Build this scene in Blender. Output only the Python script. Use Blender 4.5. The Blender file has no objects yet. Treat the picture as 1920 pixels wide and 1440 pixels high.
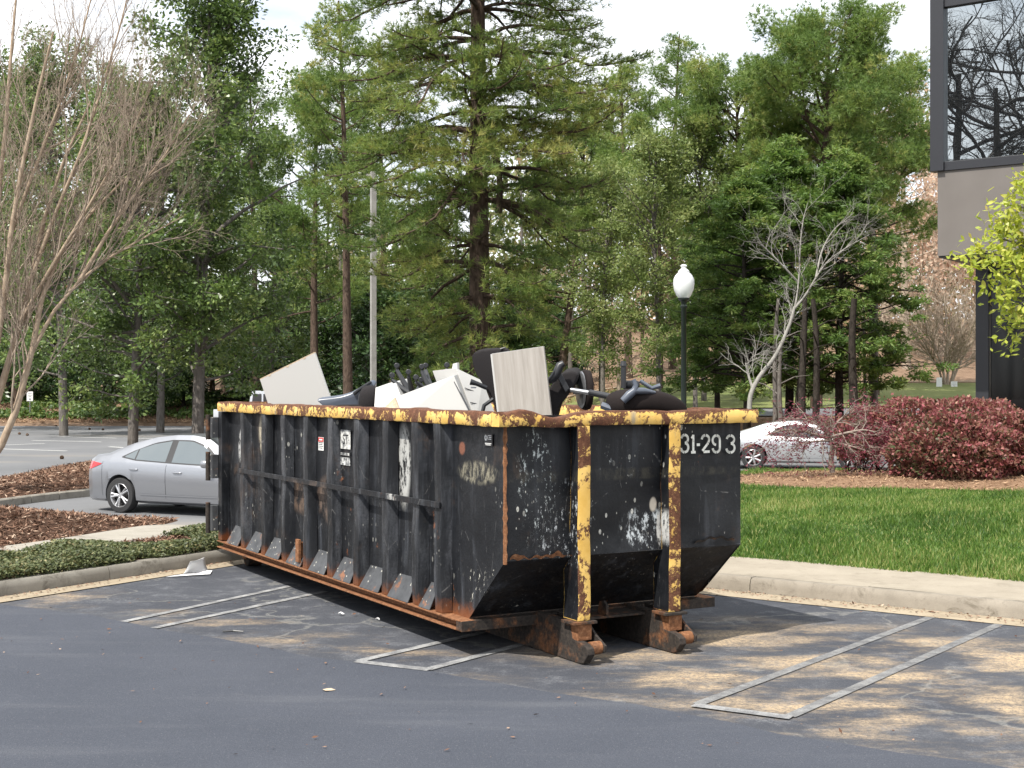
import bpy, bmesh, math, random
import numpy as np
from mathutils import Vector, Matrix, Euler

R = math.radians
random.seed(11)
rng = np.random.default_rng(23)
scene = bpy.context.scene
COL = scene.collection

# ------------------------------------------------------------------ camera
F, CAM_H, HY = 2533.0, 2.12, 722.0          # focal length in photo pixels, eye height, horizon row
cam_data = bpy.data.cameras.new('camera')
cam_data.sensor_width = 36.0
cam_data.lens = 36.0 * F / 1920.0
cam_data.shift_y = (HY - 720.0) / 1920.0
cam_data.clip_end = 2000
cam = bpy.data.objects.new('camera', cam_data)
cam.location = (0, 0, CAM_H)
cam.rotation_euler = (R(90), 0, 0)
COL.objects.link(cam)
scene.camera = cam

# ------------------------------------------------------------------ sky and sun
SUN_EL = R(55)
SUN_AZ = Vector((-0.66, -0.75)).normalized()
world = bpy.data.worlds.new('World')
scene.world = world
world.use_nodes = True
wt = world.node_tree
wn, wl = wt.nodes, wt.links
bg = wn['Background']
bg.inputs['Strength'].default_value = 0.092
sky = wn.new('ShaderNodeTexSky')
sky.sky_type = 'NISHITA'
sky.sun_disc = False
sky.sun_elevation = SUN_EL
sky.sun_rotation = math.atan2(SUN_AZ.x, SUN_AZ.y)
sky.air_density = 1.0
sky.dust_density = 0.6
tc = wn.new('ShaderNodeTexCoord')
sep = wn.new('ShaderNodeSeparateXYZ')
wl.new(tc.outputs['Generated'], sep.inputs[0])
zz = wn.new('ShaderNodeMath'); zz.operation = 'ADD'; zz.inputs[1].default_value = 0.22
wl.new(sep.outputs['Z'], zz.inputs[0])
zm = wn.new('ShaderNodeMath'); zm.operation = 'MAXIMUM'; zm.inputs[1].default_value = 0.05
wl.new(zz.outputs[0], zm.inputs[0])
comb = wn.new('ShaderNodeCombineXYZ')
for k, ax in enumerate('XY'):
    dv = wn.new('ShaderNodeMath'); dv.operation = 'DIVIDE'
    wl.new(sep.outputs[ax], dv.inputs[0]); wl.new(zm.outputs[0], dv.inputs[1])
    wl.new(dv.outputs[0], comb.inputs[k])
cn = wn.new('ShaderNodeTexNoise')
cn.inputs['Scale'].default_value = 1.15
cn.inputs['Detail'].default_value = 9
cn.inputs['Roughness'].default_value = 0.56
wl.new(comb.outputs[0], cn.inputs['Vector'])
cr = wn.new('ShaderNodeValToRGB')
cr.color_ramp.elements[0].position = 0.26
cr.color_ramp.elements[1].position = 0.50
wl.new(cn.outputs['Fac'], cr.inputs[0])
cm = wn.new('ShaderNodeMix'); cm.data_type = 'RGBA'
wl.new(cr.outputs[0], cm.inputs[0])
wl.new(sky.outputs[0], cm.inputs[6])
cm.inputs[7].default_value = (9.0, 9.25, 9.6, 1)
wl.new(cm.outputs[2], bg.inputs['Color'])

sun_data = bpy.data.lights.new('sun', 'SUN')
sun_data.energy = 3.7
sun_data.angle = R(0.53)
sun_data.color = (1.0, 0.95, 0.87)
sun = bpy.data.objects.new('sun', sun_data)
sdir = Vector((SUN_AZ.x * math.cos(SUN_EL), SUN_AZ.y * math.cos(SUN_EL), math.sin(SUN_EL)))
sun.rotation_euler = sdir.to_track_quat('Z', 'Y').to_euler()
sun.location = (-20, -5, 40)
COL.objects.link(sun)

scene.view_settings.view_transform = 'Standard'
scene.view_settings.look = 'None'
scene.view_settings.exposure = 0.92
scene.view_settings.gamma = 1.0
scene.view_settings.use_curve_mapping = False
scene.render.engine = 'CYCLES'
scene.cycles.max_bounces = 7
scene.cycles.diffuse_bounces = 4
scene.cycles.glossy_bounces = 3
scene.cycles.transmission_bounces = 4
scene.cycles.transparent_max_bounces = 8
scene.cycles.use_denoising = True
scene.cycles.sample_clamp_indirect = 6.0


# ------------------------------------------------------------------ helpers: places
def P(px, py, D):
    """a point of the place at depth D, given where the photograph shows it"""
    return Vector(((px - 960) / F * D, D, CAM_H - (py - HY) / F * D))


def G(px, py, z=0.0):
    D = F * (CAM_H - z) / (py - HY)
    return Vector(((px - 960) / F * D, D, z))


def sm(a, b, x):
    t = np.clip((np.asarray(x, float) - a) / (b - a), 0, 1)
    return t * t * (3 - 2 * t)


# ------------------------------------------------------------------ helpers: objects
def tag(o, label=None, cat=None, group=None, kind=None):
    if label: o['label'] = label
    if cat: o['category'] = cat
    if group: o['group'] = group
    if kind: o['kind'] = kind
    return o


def link(name, me, parent=None, mat=None):
    o = bpy.data.objects.new(name, me)
    COL.objects.link(o)
    if parent: o.parent = parent
    if mat is not None and not me.materials: me.materials.append(mat)
    return o


def thing(name, label, cat, loc=(0, 0, 0), rot=(0, 0, 0), group=None, scale=1.0):
    o = bpy.data.objects.new(name, None)
    COL.objects.link(o)
    o.empty_display_size = 0.2
    o.location = loc; o.rotation_euler = rot
    o.scale = (scale,) * 3 if isinstance(scale, (int, float)) else scale
    return tag(o, label, cat, group)


def copy_tree(o, parent=None):
    c = o.copy()
    COL.objects.link(c)
    if parent is not None: c.parent = parent
    for ch in list(o.children): copy_tree(ch, c)
    return c


class MB:
    """collects shapes, then links them as one mesh object"""
    def __init__(s):
        s.v, s.f, s.m = [], [], []

    def add(s, vs, fs, mi=0, M=None):
        b = len(s.v)
        if M is not None: vs = [M @ Vector(v) for v in vs]
        s.v += [tuple(v) for v in vs]
        s.f += [tuple(b + i for i in f) for f in fs]
        s.m += [mi] * len(fs)
        return s

    def box(s, lo, hi, mi=0, M=None):
        x0, y0, z0 = lo; x1, y1, z1 = hi
        vs = [(x0, y0, z0), (x1, y0, z0), (x1, y1, z0), (x0, y1, z0), (x0, y0, z1), (x1, y0, z1), (x1, y1, z1), (x0, y1, z1)]
        return s.add(vs, [(0, 3, 2, 1), (4, 5, 6, 7), (0, 1, 5, 4), (1, 2, 6, 5), (2, 3, 7, 6), (3, 0, 4, 7)], mi, M)

    def prism(s, poly, axis, a, b, mi=0, M=None):
        """poly: 2d points; extruded along axis from a to b"""
        n = len(poly)
        def pt(p, h):
            return {'x': (h, p[0], p[1]), 'y': (p[0], h, p[1]), 'z': (p[0], p[1], h)}[axis]
        vs = [pt(p, a) for p in poly] + [pt(p, b) for p in poly]
        fs = [tuple(range(n))[::-1], tuple(range(n, 2 * n))] + [(i, (i + 1) % n, n + (i + 1) % n, n + i) for i in range(n)]
        return s.add(vs, fs, mi, M)

    def tube(s, pts, radii, n=8, mi=0, cap=True, M=None):
        pts = [Vector(p) for p in pts]
        if not hasattr(radii, '__len__'): radii = [radii] * len(pts)
        vs, fs = [], []
        u = None
        for i, p in enumerate(pts):
            t = (pts[min(i + 1, len(pts) - 1)] - pts[max(i - 1, 0)]).normalized()
            if u is None:
                u = t.cross(Vector((0, 0, 1)) if abs(t.z) < .9 else Vector((1, 0, 0))).normalized()
            else:
                u = (u - t * u.dot(t)).normalized()
            w = t.cross(u)
            for k in range(n):
                a = 2 * math.pi * k / n
                vs.append(p + (u * math.cos(a) + w * math.sin(a)) * radii[i])
        for i in range(len(pts) - 1):
            for k in range(n):
                a, b = i * n + k, i * n + (k + 1) % n
                fs.append((a, b, b + n, a + n))
        if cap:
            fs.append(tuple(range(n))[::-1]); fs.append(tuple(range((len(pts) - 1) * n, len(pts) * n)))
        return s.add(vs, fs, mi, M)

    def lathe(s, prof, n=24, mi=0, M=None, axis='z'):
        vs, fs = [], []
        for r, h in prof:
            for k in range(n):
                a = 2 * math.pi * k / n
                c, q = r * math.cos(a), r * math.sin(a)
                vs.append({'z': (c, q, h), 'y': (c, h, q), 'x': (h, c, q)}[axis])
        for i in range(len(prof) - 1):
            for k in range(n):
                a, b = i * n + k, i * n + (k + 1) % n
                fs.append((a, b, b + n, a + n))
        return s.add(vs, fs, mi, M)

    def grid(s, fn, nu, nv, mi=0):
        """fn(i/nu, j/nv) -> point"""
        vs = [fn(i / nu, j / nv) for i in range(nu + 1) for j in range(nv + 1)]
        fs = [(i * (nv + 1) + j, (i + 1) * (nv + 1) + j, (i + 1) * (nv + 1) + j + 1, i * (nv + 1) + j + 1) for i in range(nu) for j in range(nv)]
        return s.add(vs, fs, mi)

    def superq(s, c, r, e1=.5, e2=.5, nu=16, nv=24, fn=None, mi=0, M=None):
        def sp(x, e): return math.copysign(abs(x) ** e, x)
        vs, fs = [], []
        for i in range(nu + 1):
            a = -math.pi / 2 + math.pi * i / nu
            for k in range(nv):
                b = 2 * math.pi * k / nv
                p = Vector((r[0] * sp(math.cos(a), e1) * sp(math.cos(b), e2), r[1] * sp(math.cos(a), e1) * sp(math.sin(b), e2), r[2] * sp(math.sin(a), e1)))
                if fn: p = fn(p)
                vs.append(p + Vector(c))
        for i in range(nu):
            for k in range(nv):
                a, b = i * nv + k, i * nv + (k + 1) % nv
                fs.append((a, b, b + nv, a + nv))
        return s.add(vs, fs, mi, M)

    def mesh(s, name, mats, smooth=False, bevel=0, weld=False):
        me = bpy.data.meshes.new(name)
        me.from_pydata(s.v, [], s.f)
        for m in (mats if isinstance(mats, (list, tuple)) else [mats]): me.materials.append(m)
        me.polygons.foreach_set('material_index', s.m)
        if bevel or weld:
            bm = bmesh.new(); bm.from_mesh(me)
            if weld: bmesh.ops.remove_doubles(bm, verts=bm.verts, dist=1e-4)
            bmesh.ops.recalc_face_normals(bm, faces=bm.faces)
            if bevel:
                es = [e for e in bm.edges if len(e.link_faces) == 2 and e.calc_face_angle(0) > .6]
                bmesh.ops.bevel(bm, geom=es, offset=bevel, segments=2, affect='EDGES', profile=.6, clamp_overlap=True)
            bm.to_mesh(me); bm.free()
        if smooth:
            me.shade_smooth()
            if smooth is not True:
                me.set_sharp_from_angle(angle=R(smooth))
        me.update()
        return me

    def build(s, name, mats, parent=None, smooth=False, bevel=0, weld=False):
        return link(name, s.mesh(name, mats, smooth, bevel, weld), parent)


def mesh_np(name, V, Fc, var=None, mat=None):
    me = bpy.data.meshes.new(name)
    n, k = Fc.shape
    me.vertices.add(len(V)); me.vertices.foreach_set('co', np.ascontiguousarray(V, np.float32).ravel())
    me.loops.add(n * k); me.loops.foreach_set('vertex_index', np.ascontiguousarray(Fc, np.int32).ravel())
    me.polygons.add(n); me.polygons.foreach_set('loop_start', np.arange(0, n * k, k, dtype=np.int32))
    me.update(calc_edges=True)
    if var is not None:
        at = me.attributes.new('var', 'FLOAT', 'FACE')
        at.data.foreach_set('value', np.ascontiguousarray(var, np.float32))
    if mat is not None: me.materials.append(mat)
    return me


def unit(v):
    return v / np.maximum(np.linalg.norm(v, axis=-1, keepdims=True), 1e-9)


def rand_dir(n):
    return unit(rng.normal(size=(n, 3)))


def leaf_quads(C, A, N, L, W):
    """diamond leaves: centres, axes, normals, lengths, widths"""
    A = unit(A); S = unit(np.cross(A, N))
    L = np.broadcast_to(np.asarray(L, float), (len(C),))[:, None]; W = np.broadcast_to(np.asarray(W, float), (len(C),))[:, None]
    V = np.stack([C - A * L * .5, C + S * W * .5 + A * L * .08, C + A * L * .5, C - S * W * .5 + A * L * .08], 1).reshape(-1, 3)
    return V, np.arange(len(C) * 4).reshape(-1, 4)


def needle_tris(C, D, n, L, W, spread=.9):
    C = np.repeat(C, n, 0); D = np.repeat(D, n, 0)
    d = unit(D + rng.normal(size=C.shape) * spread)
    l = (L * (.7 + .6 * rng.random(len(C))))[:, None]
    s = unit(np.cross(d, rand_dir(len(C)))) * W
    V = np.stack([C - s * .5, C + s * .5, C + d * l], 1).reshape(-1, 3)
    return V, np.arange(len(C) * 3).reshape(-1, 3)


def tubes_np(name, branches, mat, sides=(10, 7, 5, 4, 3, 3)):
    """branches: list of (points, radii, level) -> one mesh"""
    Vs, Fs, b = [], [], 0
    for pts, rad, lev in branches:
        n = sides[min(lev, len(sides) - 1)]
        p = np.asarray(pts, float); r = np.asarray(rad, float)
        t = unit(np.gradient(p, axis=0))
        m = t.mean(0)
        ref = np.array([0, 0, 1.]) if abs(m[2]) < .85 * np.linalg.norm(m) else np.array([1., 0, 0])
        u = unit(np.cross(t, ref)); w = np.cross(t, u)
        a = np.arange(n) * 2 * np.pi / n
        ring = p[:, None] + (u[:, None] * np.cos(a)[None, :, None] + w[:, None] * np.sin(a)[None, :, None]) * r[:, None, None]
        Vs.append(ring.reshape(-1, 3))
        i = np.arange(len(p) - 1)[:, None] * n; k = np.arange(n)[None]
        k2 = (k + 1) % n
        Fs.append(np.stack([i + k, i + k2, i + n + k2, i + n + k], -1).reshape(-1, 4) + b)
        b += len(p) * n
    me = mesh_np(name, np.concatenate(Vs), np.concatenate(Fs), None, mat)
    me.shade_smooth()
    return me


# ------------------------------------------------------------------ helpers: materials
class Mat:
    def __init__(s, name, color=(.5, .5, .5), rough=.6, metal=0.0, spec=.5):
        s.m = bpy.data.materials.new(name); s.m.use_nodes = True
        s.t = s.m.node_tree; s.b = s.t.nodes['Principled BSDF']
        s.set('Base Color', (*color, 1)); s.set('Roughness', rough); s.set('Metallic', metal); s.set('Specular IOR Level', spec)

    def put(s, sock, v):
        if isinstance(v, bpy.types.NodeSocket): s.t.links.new(v, sock)
        else:
            if isinstance(v, (tuple, list)) and len(v) == 3 and sock.type == 'RGBA': v = (*v, 1)
            sock.default_value = v

    def set(s, inp, v):
        s.put(s.b.inputs[inp], v); return s

    def n(s, typ, ins=None, **at):
        nd = s.t.nodes.new('ShaderNode' + typ)
        for k, v in at.items(): setattr(nd, k, v)
        for k, v in (ins or {}).items(): s.put(nd.inputs[k], v)
        return nd

    def co(s, scale=(1, 1, 1), loc=(0, 0, 0), rot=(0, 0, 0), kind='Object'):
        t = s.n('TexCoord').outputs[kind]
        return s.n('Mapping', {'Vector': t, 'Scale': scale, 'Location': loc, 'Rotation': rot}).outputs[0]

    def noise(s, scale, detail=4, rough=.55, vec=None, dist=0.0):
        return s.n('TexNoise', {'Vector': vec if vec is not None else s.co(), 'Scale': scale, 'Detail': detail, 'Roughness': rough, 'Distortion': dist}).outputs['Fac']

    def vor(s, scale, vec=None, feature='F1', out='Distance', rand=1.0):
        nd = s.n('TexVoronoi', feature=feature)
        s.put(nd.inputs['Vector'], vec if vec is not None else s.co()); nd.inputs['Scale'].default_value = scale
        nd.inputs['Randomness'].default_value = rand
        return nd.outputs[out]

    def ramp(s, fac, stops):
        nd = s.n('ValToRGB', {0: fac}); e = nd.color_ramp.elements
        while len(e) < len(stops): e.new(.5)
        for q, (p, c) in zip(e, stops):
            q.position = p
            q.color = (c, c, c, 1) if isinstance(c, (int, float)) else (*c[:3], 1)
        return nd.outputs[0]

    def mix(s, fac, a, b):
        nd = s.n('Mix', data_type='RGBA')
        s.put(nd.inputs[0], fac); s.put(nd.inputs[6], a); s.put(nd.inputs[7], b)
        return nd.outputs[2]

    def math(s, op, a, b=0.0, c=None):
        nd = s.n('Math', operation=op)
        s.put(nd.inputs[0], a); s.put(nd.inputs[1], b)
        if c is not None: s.put(nd.inputs[2], c)
        return nd.outputs[0]

    def xyz(s, vec=None):
        nd = s.n('SeparateXYZ', {0: vec if vec is not None else s.co()})
        return nd.outputs

    def rng(s, v, a, b, c=0.0, d=1.0):
        return s.n('MapRange', {0: v, 1: a, 2: b, 3: c, 4: d}, interpolation_type='SMOOTHSTEP').outputs[0]

    def bump(s, h, dist=.01, strength=.5):
        s.set('Normal', s.n('Bump', {'Height': h, 'Distance': dist, 'Strength': strength}).outputs[0]); return s

    def ell(s, xyz, i, j, ci, cj, a, b, soft=.5):
        """soft ellipse mask over two of the coordinates"""
        p = s.math('DIVIDE', s.math('SUBTRACT', xyz[i], ci), a); q = s.math('DIVIDE', s.math('SUBTRACT', xyz[j], cj), b)
        d = s.math('ADD', s.math('MULTIPLY', p, p), s.math('MULTIPLY', q, q))
        return s.rng(d, 1 + soft, 1 - soft, 0.0, 1.0)


# ------------------------------------------------------------------ materials: ground
def asphalt(name, old):
    m = Mat(name, rough=.9, spec=.25)
    # lane axes: s runs along the stall heads, t runs into the stalls
    v = m.co(rot=(0, 0, R(36.2)))
    x = m.xyz(v)
    fine = m.noise(170, 3, .75); grit = m.noise(55, 4, .75); big = m.noise(.55, 5, .6)
    streak = m.noise(1.0, 5, .6, m.co(scale=(.35, 2.6, 1), rot=(0, 0, R(33))))
    if old:
        col = m.ramp(big, [(.3, (.046, .050, .062)), (.7, (.078, .083, .096))])
        pale = m.rng(m.noise(2.6, 8, .75), .47, .70, 0, .9)
        col = m.mix(m.math('MULTIPLY', pale, m.rng(grit, .35, .6)), col, (.18, .185, .20))
        cr = m.vor(.62, m.n('VectorMath', {0: v, 1: m.n('TexNoise', {'Vector': v, 'Scale': 1.7, 'Detail': 5}).outputs['Color']}, operation='ADD').outputs[0], 'DISTANCE_TO_EDGE')
        crk = m.math('MULTIPLY', m.rng(cr, .022, .0), m.rng(m.noise(.42, 3, .5), .40, .52))
        cr2 = m.vor(1.1, m.n('VectorMath', {0: v, 1: m.n('TexNoise', {'Vector': v, 'Scale': 3.1, 'Detail': 6}).outputs['Color']}, operation='ADD').outputs[0], 'DISTANCE_TO_EDGE')
        crk = m.math('MAXIMUM', crk, m.math('MULTIPLY', m.rng(cr2, .014, .0, 0, .6), m.rng(m.noise(.7, 3, .5, m.co(loc=(5, 3, 0))), .56, .64)))
        crk = m.math('MULTIPLY', crk, m.rng(grit, .3, .55, .3, 1))
        col = m.mix(m.math('MULTIPLY', crk, .55), col, (.25, .245, .225))
        # sand washed along the stall ends; right patch also paints in sun dapple
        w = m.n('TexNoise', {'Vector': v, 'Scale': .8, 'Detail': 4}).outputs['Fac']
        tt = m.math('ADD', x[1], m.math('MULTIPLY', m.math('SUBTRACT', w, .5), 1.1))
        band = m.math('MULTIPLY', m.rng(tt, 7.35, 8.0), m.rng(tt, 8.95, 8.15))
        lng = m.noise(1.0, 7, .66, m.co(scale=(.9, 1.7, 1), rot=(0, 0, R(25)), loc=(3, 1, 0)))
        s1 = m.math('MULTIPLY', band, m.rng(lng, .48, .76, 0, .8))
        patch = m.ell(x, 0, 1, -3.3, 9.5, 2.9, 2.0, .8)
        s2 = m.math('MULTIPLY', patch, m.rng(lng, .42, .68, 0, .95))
        sand_dapple = m.math('MAXIMUM', s1, s2)
        sand_dapple = m.math('MULTIPLY', sand_dapple, m.rng(m.noise(28, 6, .8), .36, .60, .25, 1.0))
        col = m.mix(sand_dapple, col, (.56, .42, .26))
    else:
        col = m.ramp(big, [(.3, (.054, .061, .078)), (.7, (.070, .077, .096))])
        col = m.mix(m.rng(streak, .5, .75, 0, .55), col, (.105, .111, .126))
        col = m.mix(m.math('MULTIPLY', m.rng(m.noise(4.5, 7, .75), .58, .76, 0, .5), m.rng(grit, .42, .6)), col, (.175, .175, .18))
    col = m.mix(m.rng(fine, .42, .66, 0, .55), col, m.mix(.6, col, (.01, .01, .012)))
    col = m.mix(m.rng(m.noise(95, 2, .6, m.co(loc=(1, 2, 3))), .62, .72, 0, .35), col, (.26, .26, .26))
    m.set('Base Color', col)
    m.set('Roughness', m.rng(fine, .3, .7, .8, 1.0))
    m.bump(m.math('ADD', m.math('MULTIPLY', fine, .6), grit), .012, .55)
    return m.m


def concrete(name, a, b, dirt=(.10, .085, .065), amount=.6):
    m = Mat(name, rough=.85, spec=.25)
    col = m.ramp(m.noise(2.2, 6, .65), [(.3, a), (.72, b)])
    col = m.mix(m.rng(m.noise(3.5, 8, .75, dist=.6), .5, .72, 0, amount), col, dirt)
    col = m.mix(m.rng(m.noise(180, 2, .6), .4, .7, 0, .35), col, m.mix(.5, col, (.03, .03, .03)))
    m.set('Base Color', col)
    m.bump(m.noise(120, 4, .7), .006, .4)
    return m.m


def soil(name, cols, scale=9, bump=.05):
    m = Mat(name, rough=.95, spec=.1)
    n1 = m.noise(scale, 8, .72); n2 = m.noise(scale * 5, 4, .7, m.co(scale=(1, 3.2, 1), rot=(0, 0, .5)))
    col = m.ramp(m.math('ADD', m.math('MULTIPLY', n1, .5), m.math('MULTIPLY', n2, .5)), [(.36, cols[0]), (.5, cols[1]), (.66, cols[2])])
    col = m.mix(m.rng(m.noise(.35, 4, .6), .4, .65, 0, .5), col, cols[1])
    m.set('Base Color', col)
    m.bump(m.math('ADD', n1, n2), bump, .8)
    return m.m


def paint_white(name, tone, ground):
    m = Mat(name, rough=.8, spec=.2)
    wear = m.math('ADD', m.math('MULTIPLY', m.noise(6, 7, .75), .6), m.math('MULTIPLY', m.noise(150, 3, .7), .4))
    col = m.mix(m.rng(wear, .36, .60), (tone, tone, tone * .985), (ground, ground * 1.01, ground * 1.05))
    m.set('Base Color', col)
    m.bump(m.noise(150, 3, .7), .003, .4)
    return m.m


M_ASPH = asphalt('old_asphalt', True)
M_LANE = asphalt('lane_asphalt', False)


def far_asphalt():
    m = Mat('far_asphalt', rough=.9, spec=.3)
    col = m.ramp(m.noise(.25, 6, .65), [(.3, (.115, .118, .125)), (.7, (.17, .172, .178))])
    col = m.mix(m.rng(m.noise(.12, 5, .6, m.co(scale=(.6, 2.5, 1))), .55, .75, 0, .6), col, (.24, .21, .17))
    m.set('Base Color', col)
    return m.m


M_FARLOT = far_asphalt()
M_PAINT = paint_white('road_paint', .36, .125)
M_PAINTW = paint_white('worn_road_paint', .25, .10)
M_FARPAINT = Mat('far_road_paint', (.62, .62, .60), .8).m
M_CURB = concrete('curb_concrete', (.21, .185, .15), (.31, .275, .225), (.085, .07, .05), .85)
M_CURB2 = concrete('grey_curb_concrete', (.19, .175, .15), (.30, .28, .24), (.075, .065, .05), .8)  # slightly greyer than the curb along the sidewalk
M_SLAB = concrete('sidewalk_concrete', (.27, .235, .185), (.34, .30, .24), (.17, .145, .11), .6)
M_GUTTER = concrete('gutter_concrete', (.29, .235, .165), (.37, .31, .225), (.17, .13, .085), .7)
M_PATH = concrete('path_concrete', (.27, .25, .21), (.35, .325, .28), (.17, .15, .12), .5)
M_MULCH = soil('bark_mulch', ((.045, .026, .018), (.11, .064, .044), (.20, .125, .088)), 14)
M_STRAW = soil('pine_straw', ((.14, .085, .052), (.28, .175, .11), (.42, .285, .185)), 6)
M_FOREST = soil('forest_floor', ((.10, .066, .044), (.20, .135, .092), (.31, .225, .16)), 1.6)


def turf(name, a, b, c, sc=3.0):
    m = Mat(name, rough=.9, spec=.15)
    n = m.noise(sc, 6, .65); n2 = m.noise(sc * 14, 4, .7)
    col = m.ramp(m.math('ADD', m.math('MULTIPLY', n, .6), m.math('MULTIPLY', n2, .4)), [(.36, a), (.52, b), (.68, c)])
    m.set('Base Color', col)
    m.bump(n2, .05, .8)
    return m.m


M_TURF = turf('lawn_soil', (.025, .045, .010), (.05, .095, .018), (.09, .14, .03), 1.4)
M_FARLAWN = turf('far_lawn', (.10, .135, .042), (.155, .18, .062), (.22, .22, .095), .18)


# ------------------------------------------------------------------ materials: plants
def leafmat(name, stops, rough=.5, trans=.35, spec=.4, big=.25):
    """stops: colours over the per-leaf random value"""
    m = Mat(name, rough=rough, spec=spec)
    v = m.n('Attribute', attribute_name='var').outputs['Fac']
    o = m.n('ObjectInfo').outputs['Random']
    v = m.math('ADD', v, m.math('MULTIPLY', m.math('SUBTRACT', m.noise(.55, 2, .5), .5), big * 2))
    v = m.math('ADD', v, m.math('MULTIPLY', m.math('SUBTRACT', o, .5), .16))
    col = m.ramp(v, stops)
    m.set('Base Color', col)
    tr = m.n('BsdfTranslucent', {0: m.mix(.35, col, m.n('HueSaturation', {'Hue': .485, 'Saturation': 1.15, 'Value': 1.5, 'Color': col}).outputs[0])})
    mx = m.n('MixShader', {0: trans, 1: m.b.outputs[0], 2: tr.outputs[0]})
    out = [n for n in m.t.nodes if n.type == 'OUTPUT_MATERIAL'][0]
    m.t.links.new(mx.outputs[0], out.inputs[0])
    return m.m


L_PINE = leafmat('pine_needles', [(0, (.072, .125, .038)), (.3, (.125, .195, .052)), (.6, (.20, .265, .068)), (.85, (.27, .31, .085)), (1, (.33, .33, .10))], .5, .38)
L_PINE2 = leafmat('far_pine_needles', [(0, (0.083, 0.143, 0.036)), (.4, (0.149, 0.232, 0.060)), (.75, (0.247, 0.307, 0.083)), (1, (0.374, 0.359, 0.120))], .55, .4)
L_BROAD = leafmat('glossy_broad_leaves', [(0, (0.050, 0.085, 0.025)), (.4, (0.106, 0.169, 0.045)), (.75, (0.213, 0.281, 0.083)), (1, (0.350, 0.388, 0.150))], .36, .33, .5)
L_SWEET = leafmat('grey_green_leaves', [(0, (0.112, 0.162, 0.048)), (.4, (0.197, 0.253, 0.081)), (.8, (0.281, 0.316, 0.120)), (1, (0.393, 0.351, 0.168))], .5, .4)
L_CEDAR = leafmat('cedar_sprays', [(0, (0.056, 0.106, 0.025)), (.4, (0.106, 0.185, 0.043)), (.75, (0.185, 0.263, 0.067)), (1, (0.280, 0.314, 0.101))], .55, .4)
L_YELLOW = leafmat('young_yellow_green_leaves', [(0, (.22, .29, .035)), (.4, (.36, .42, .06)), (.8, (.52, .53, .10)), (1, (.42, .33, .10))], .42, .45, .4)
L_RED = leafmat('burgundy_leaves', [(0, (0.086, 0.098, 0.041)), (.22, (0.149, 0.078, 0.055)), (.42, (0.287, 0.086, 0.094)), (.60, (0.218, 0.132, 0.078)), (.82, (0.425, 0.115, 0.144)), (1, (0.460, 0.276, 0.196))], .5, .33)
L_MAPLE = leafmat('purple_maple_leaves', [(0, (.12, .022, .035)), (.5, (.20, .042, .065)), (1, (.28, .10, .11))], .5, .35)
L_COVER = leafmat('ground_cover_leaves', [(0, (.045, .058, .026)), (.4, (.088, .108, .044)), (.75, (.17, .185, .080)), (1, (.33, .28, .15))], .5, .25, .3)
L_IVY = leafmat('ivy_leaves', [(0, (.03, .07, .012)), (.5, (.075, .13, .025)), (1, (.16, .19, .05))], .5, .25)
L_DRY = leafmat('dry_beech_leaves', [(0, (.42, .27, .19)), (.4, (.55, .39, .29)), (.75, (.62, .49, .38)), (1, (.46, .42, .34))], .65, .45)
L_LAUREL = leafmat('dark_laurel_leaves', [(0, (0.018, 0.044, 0.013)), (.5, (0.047, 0.091, 0.023)), (1, (0.127, 0.182, 0.055))], .38, .2, .5)
L_GRASS = leafmat('grass_blades', [(0, (0.039, 0.085, 0.015)), (.4, (0.088, 0.171, 0.030)), (.75, (0.165, 0.250, 0.054)), (1, (0.366, 0.366, 0.140))], .5, .4, .35)
L_CHIP = leafmat('mulch_chips', [(0, (.055, .030, .021)), (.4, (.145, .080, .054)), (.75, (.26, .165, .115)), (1, (.48, .36, .27))], .9, .0, .1, .1)
L_STRAWN = leafmat('pine_straw_needles', [(0, (.15, .085, .05)), (.5, (.30, .19, .115)), (1, (.48, .34, .22))], .9, .0, .1, .1)
L_FAR = leafmat('far_wood_foliage', [(0, (0.098, 0.130, 0.052)), (.35, (0.169, 0.208, 0.078)), (.6, (0.273, 0.247, 0.130)), (.8, (0.494, 0.338, 0.215)), (1, (0.572, 0.442, 0.312))], .7, .35)


def bark(name, a, b, sc=6.0, stretch=5.0, bump=.03):
    m = Mat(name, rough=.9, spec=.15)
    v = m.co(scale=(stretch, stretch, 1))
    n = m.noise(sc, 6, .7, v, .5)
    col = m.ramp(n, [(.33, a), (.66, b)])
    m.set('Base Color', col)
    m.bump(n, bump, .8)
    return m.m


B_PINE = bark('pine_bark', (.035, .024, .018), (.13, .092, .070), 3.5, 3)
B_GREY = bark('grey_bark', (.085, .075, .066), (.19, .172, .155), 5, 3)
B_PALE = bark('pale_bark', (.24, .23, .21), (.38, .365, .335), 5, 3)
B_MYRTLE = bark('tan_myrtle_bark', (.25, .185, .13), (.44, .35, .26), 4, 2, .008)
B_TWIG = bark('twig_bark', (.24, .19, .145), (.42, .345, .275), 5, 2)
B_DARK = bark('dark_bark', (.020, .017, .014), (.062, .052, .044), 5, 3)
B_MAPLE = bark('maple_bark', (.16, .125, .105), (.28, .235, .20), 8, 2, .008)


# ------------------------------------------------------------------ setting: terrain
E_S = np.array([.807, -.591]); E_T = np.array([.591, .807])       # along the stall heads / into the stalls
C0 = np.array([2.10, 14.02])                                       # a point of the right curb's foot
L_D = np.array([.537, .843]); L_N = np.array([-.843, .537])        # left curb: along it / away from the stalls
K0 = np.array([-5.11, 13.49])


def rc(s, t, z=0.0):
    p = C0 + E_S * s + E_T * t
    return (p[0], p[1], z)


def lc(a, w, z=0.0):
    p = K0 + L_D * a + L_N * w
    return (p[0], p[1], z)


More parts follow.
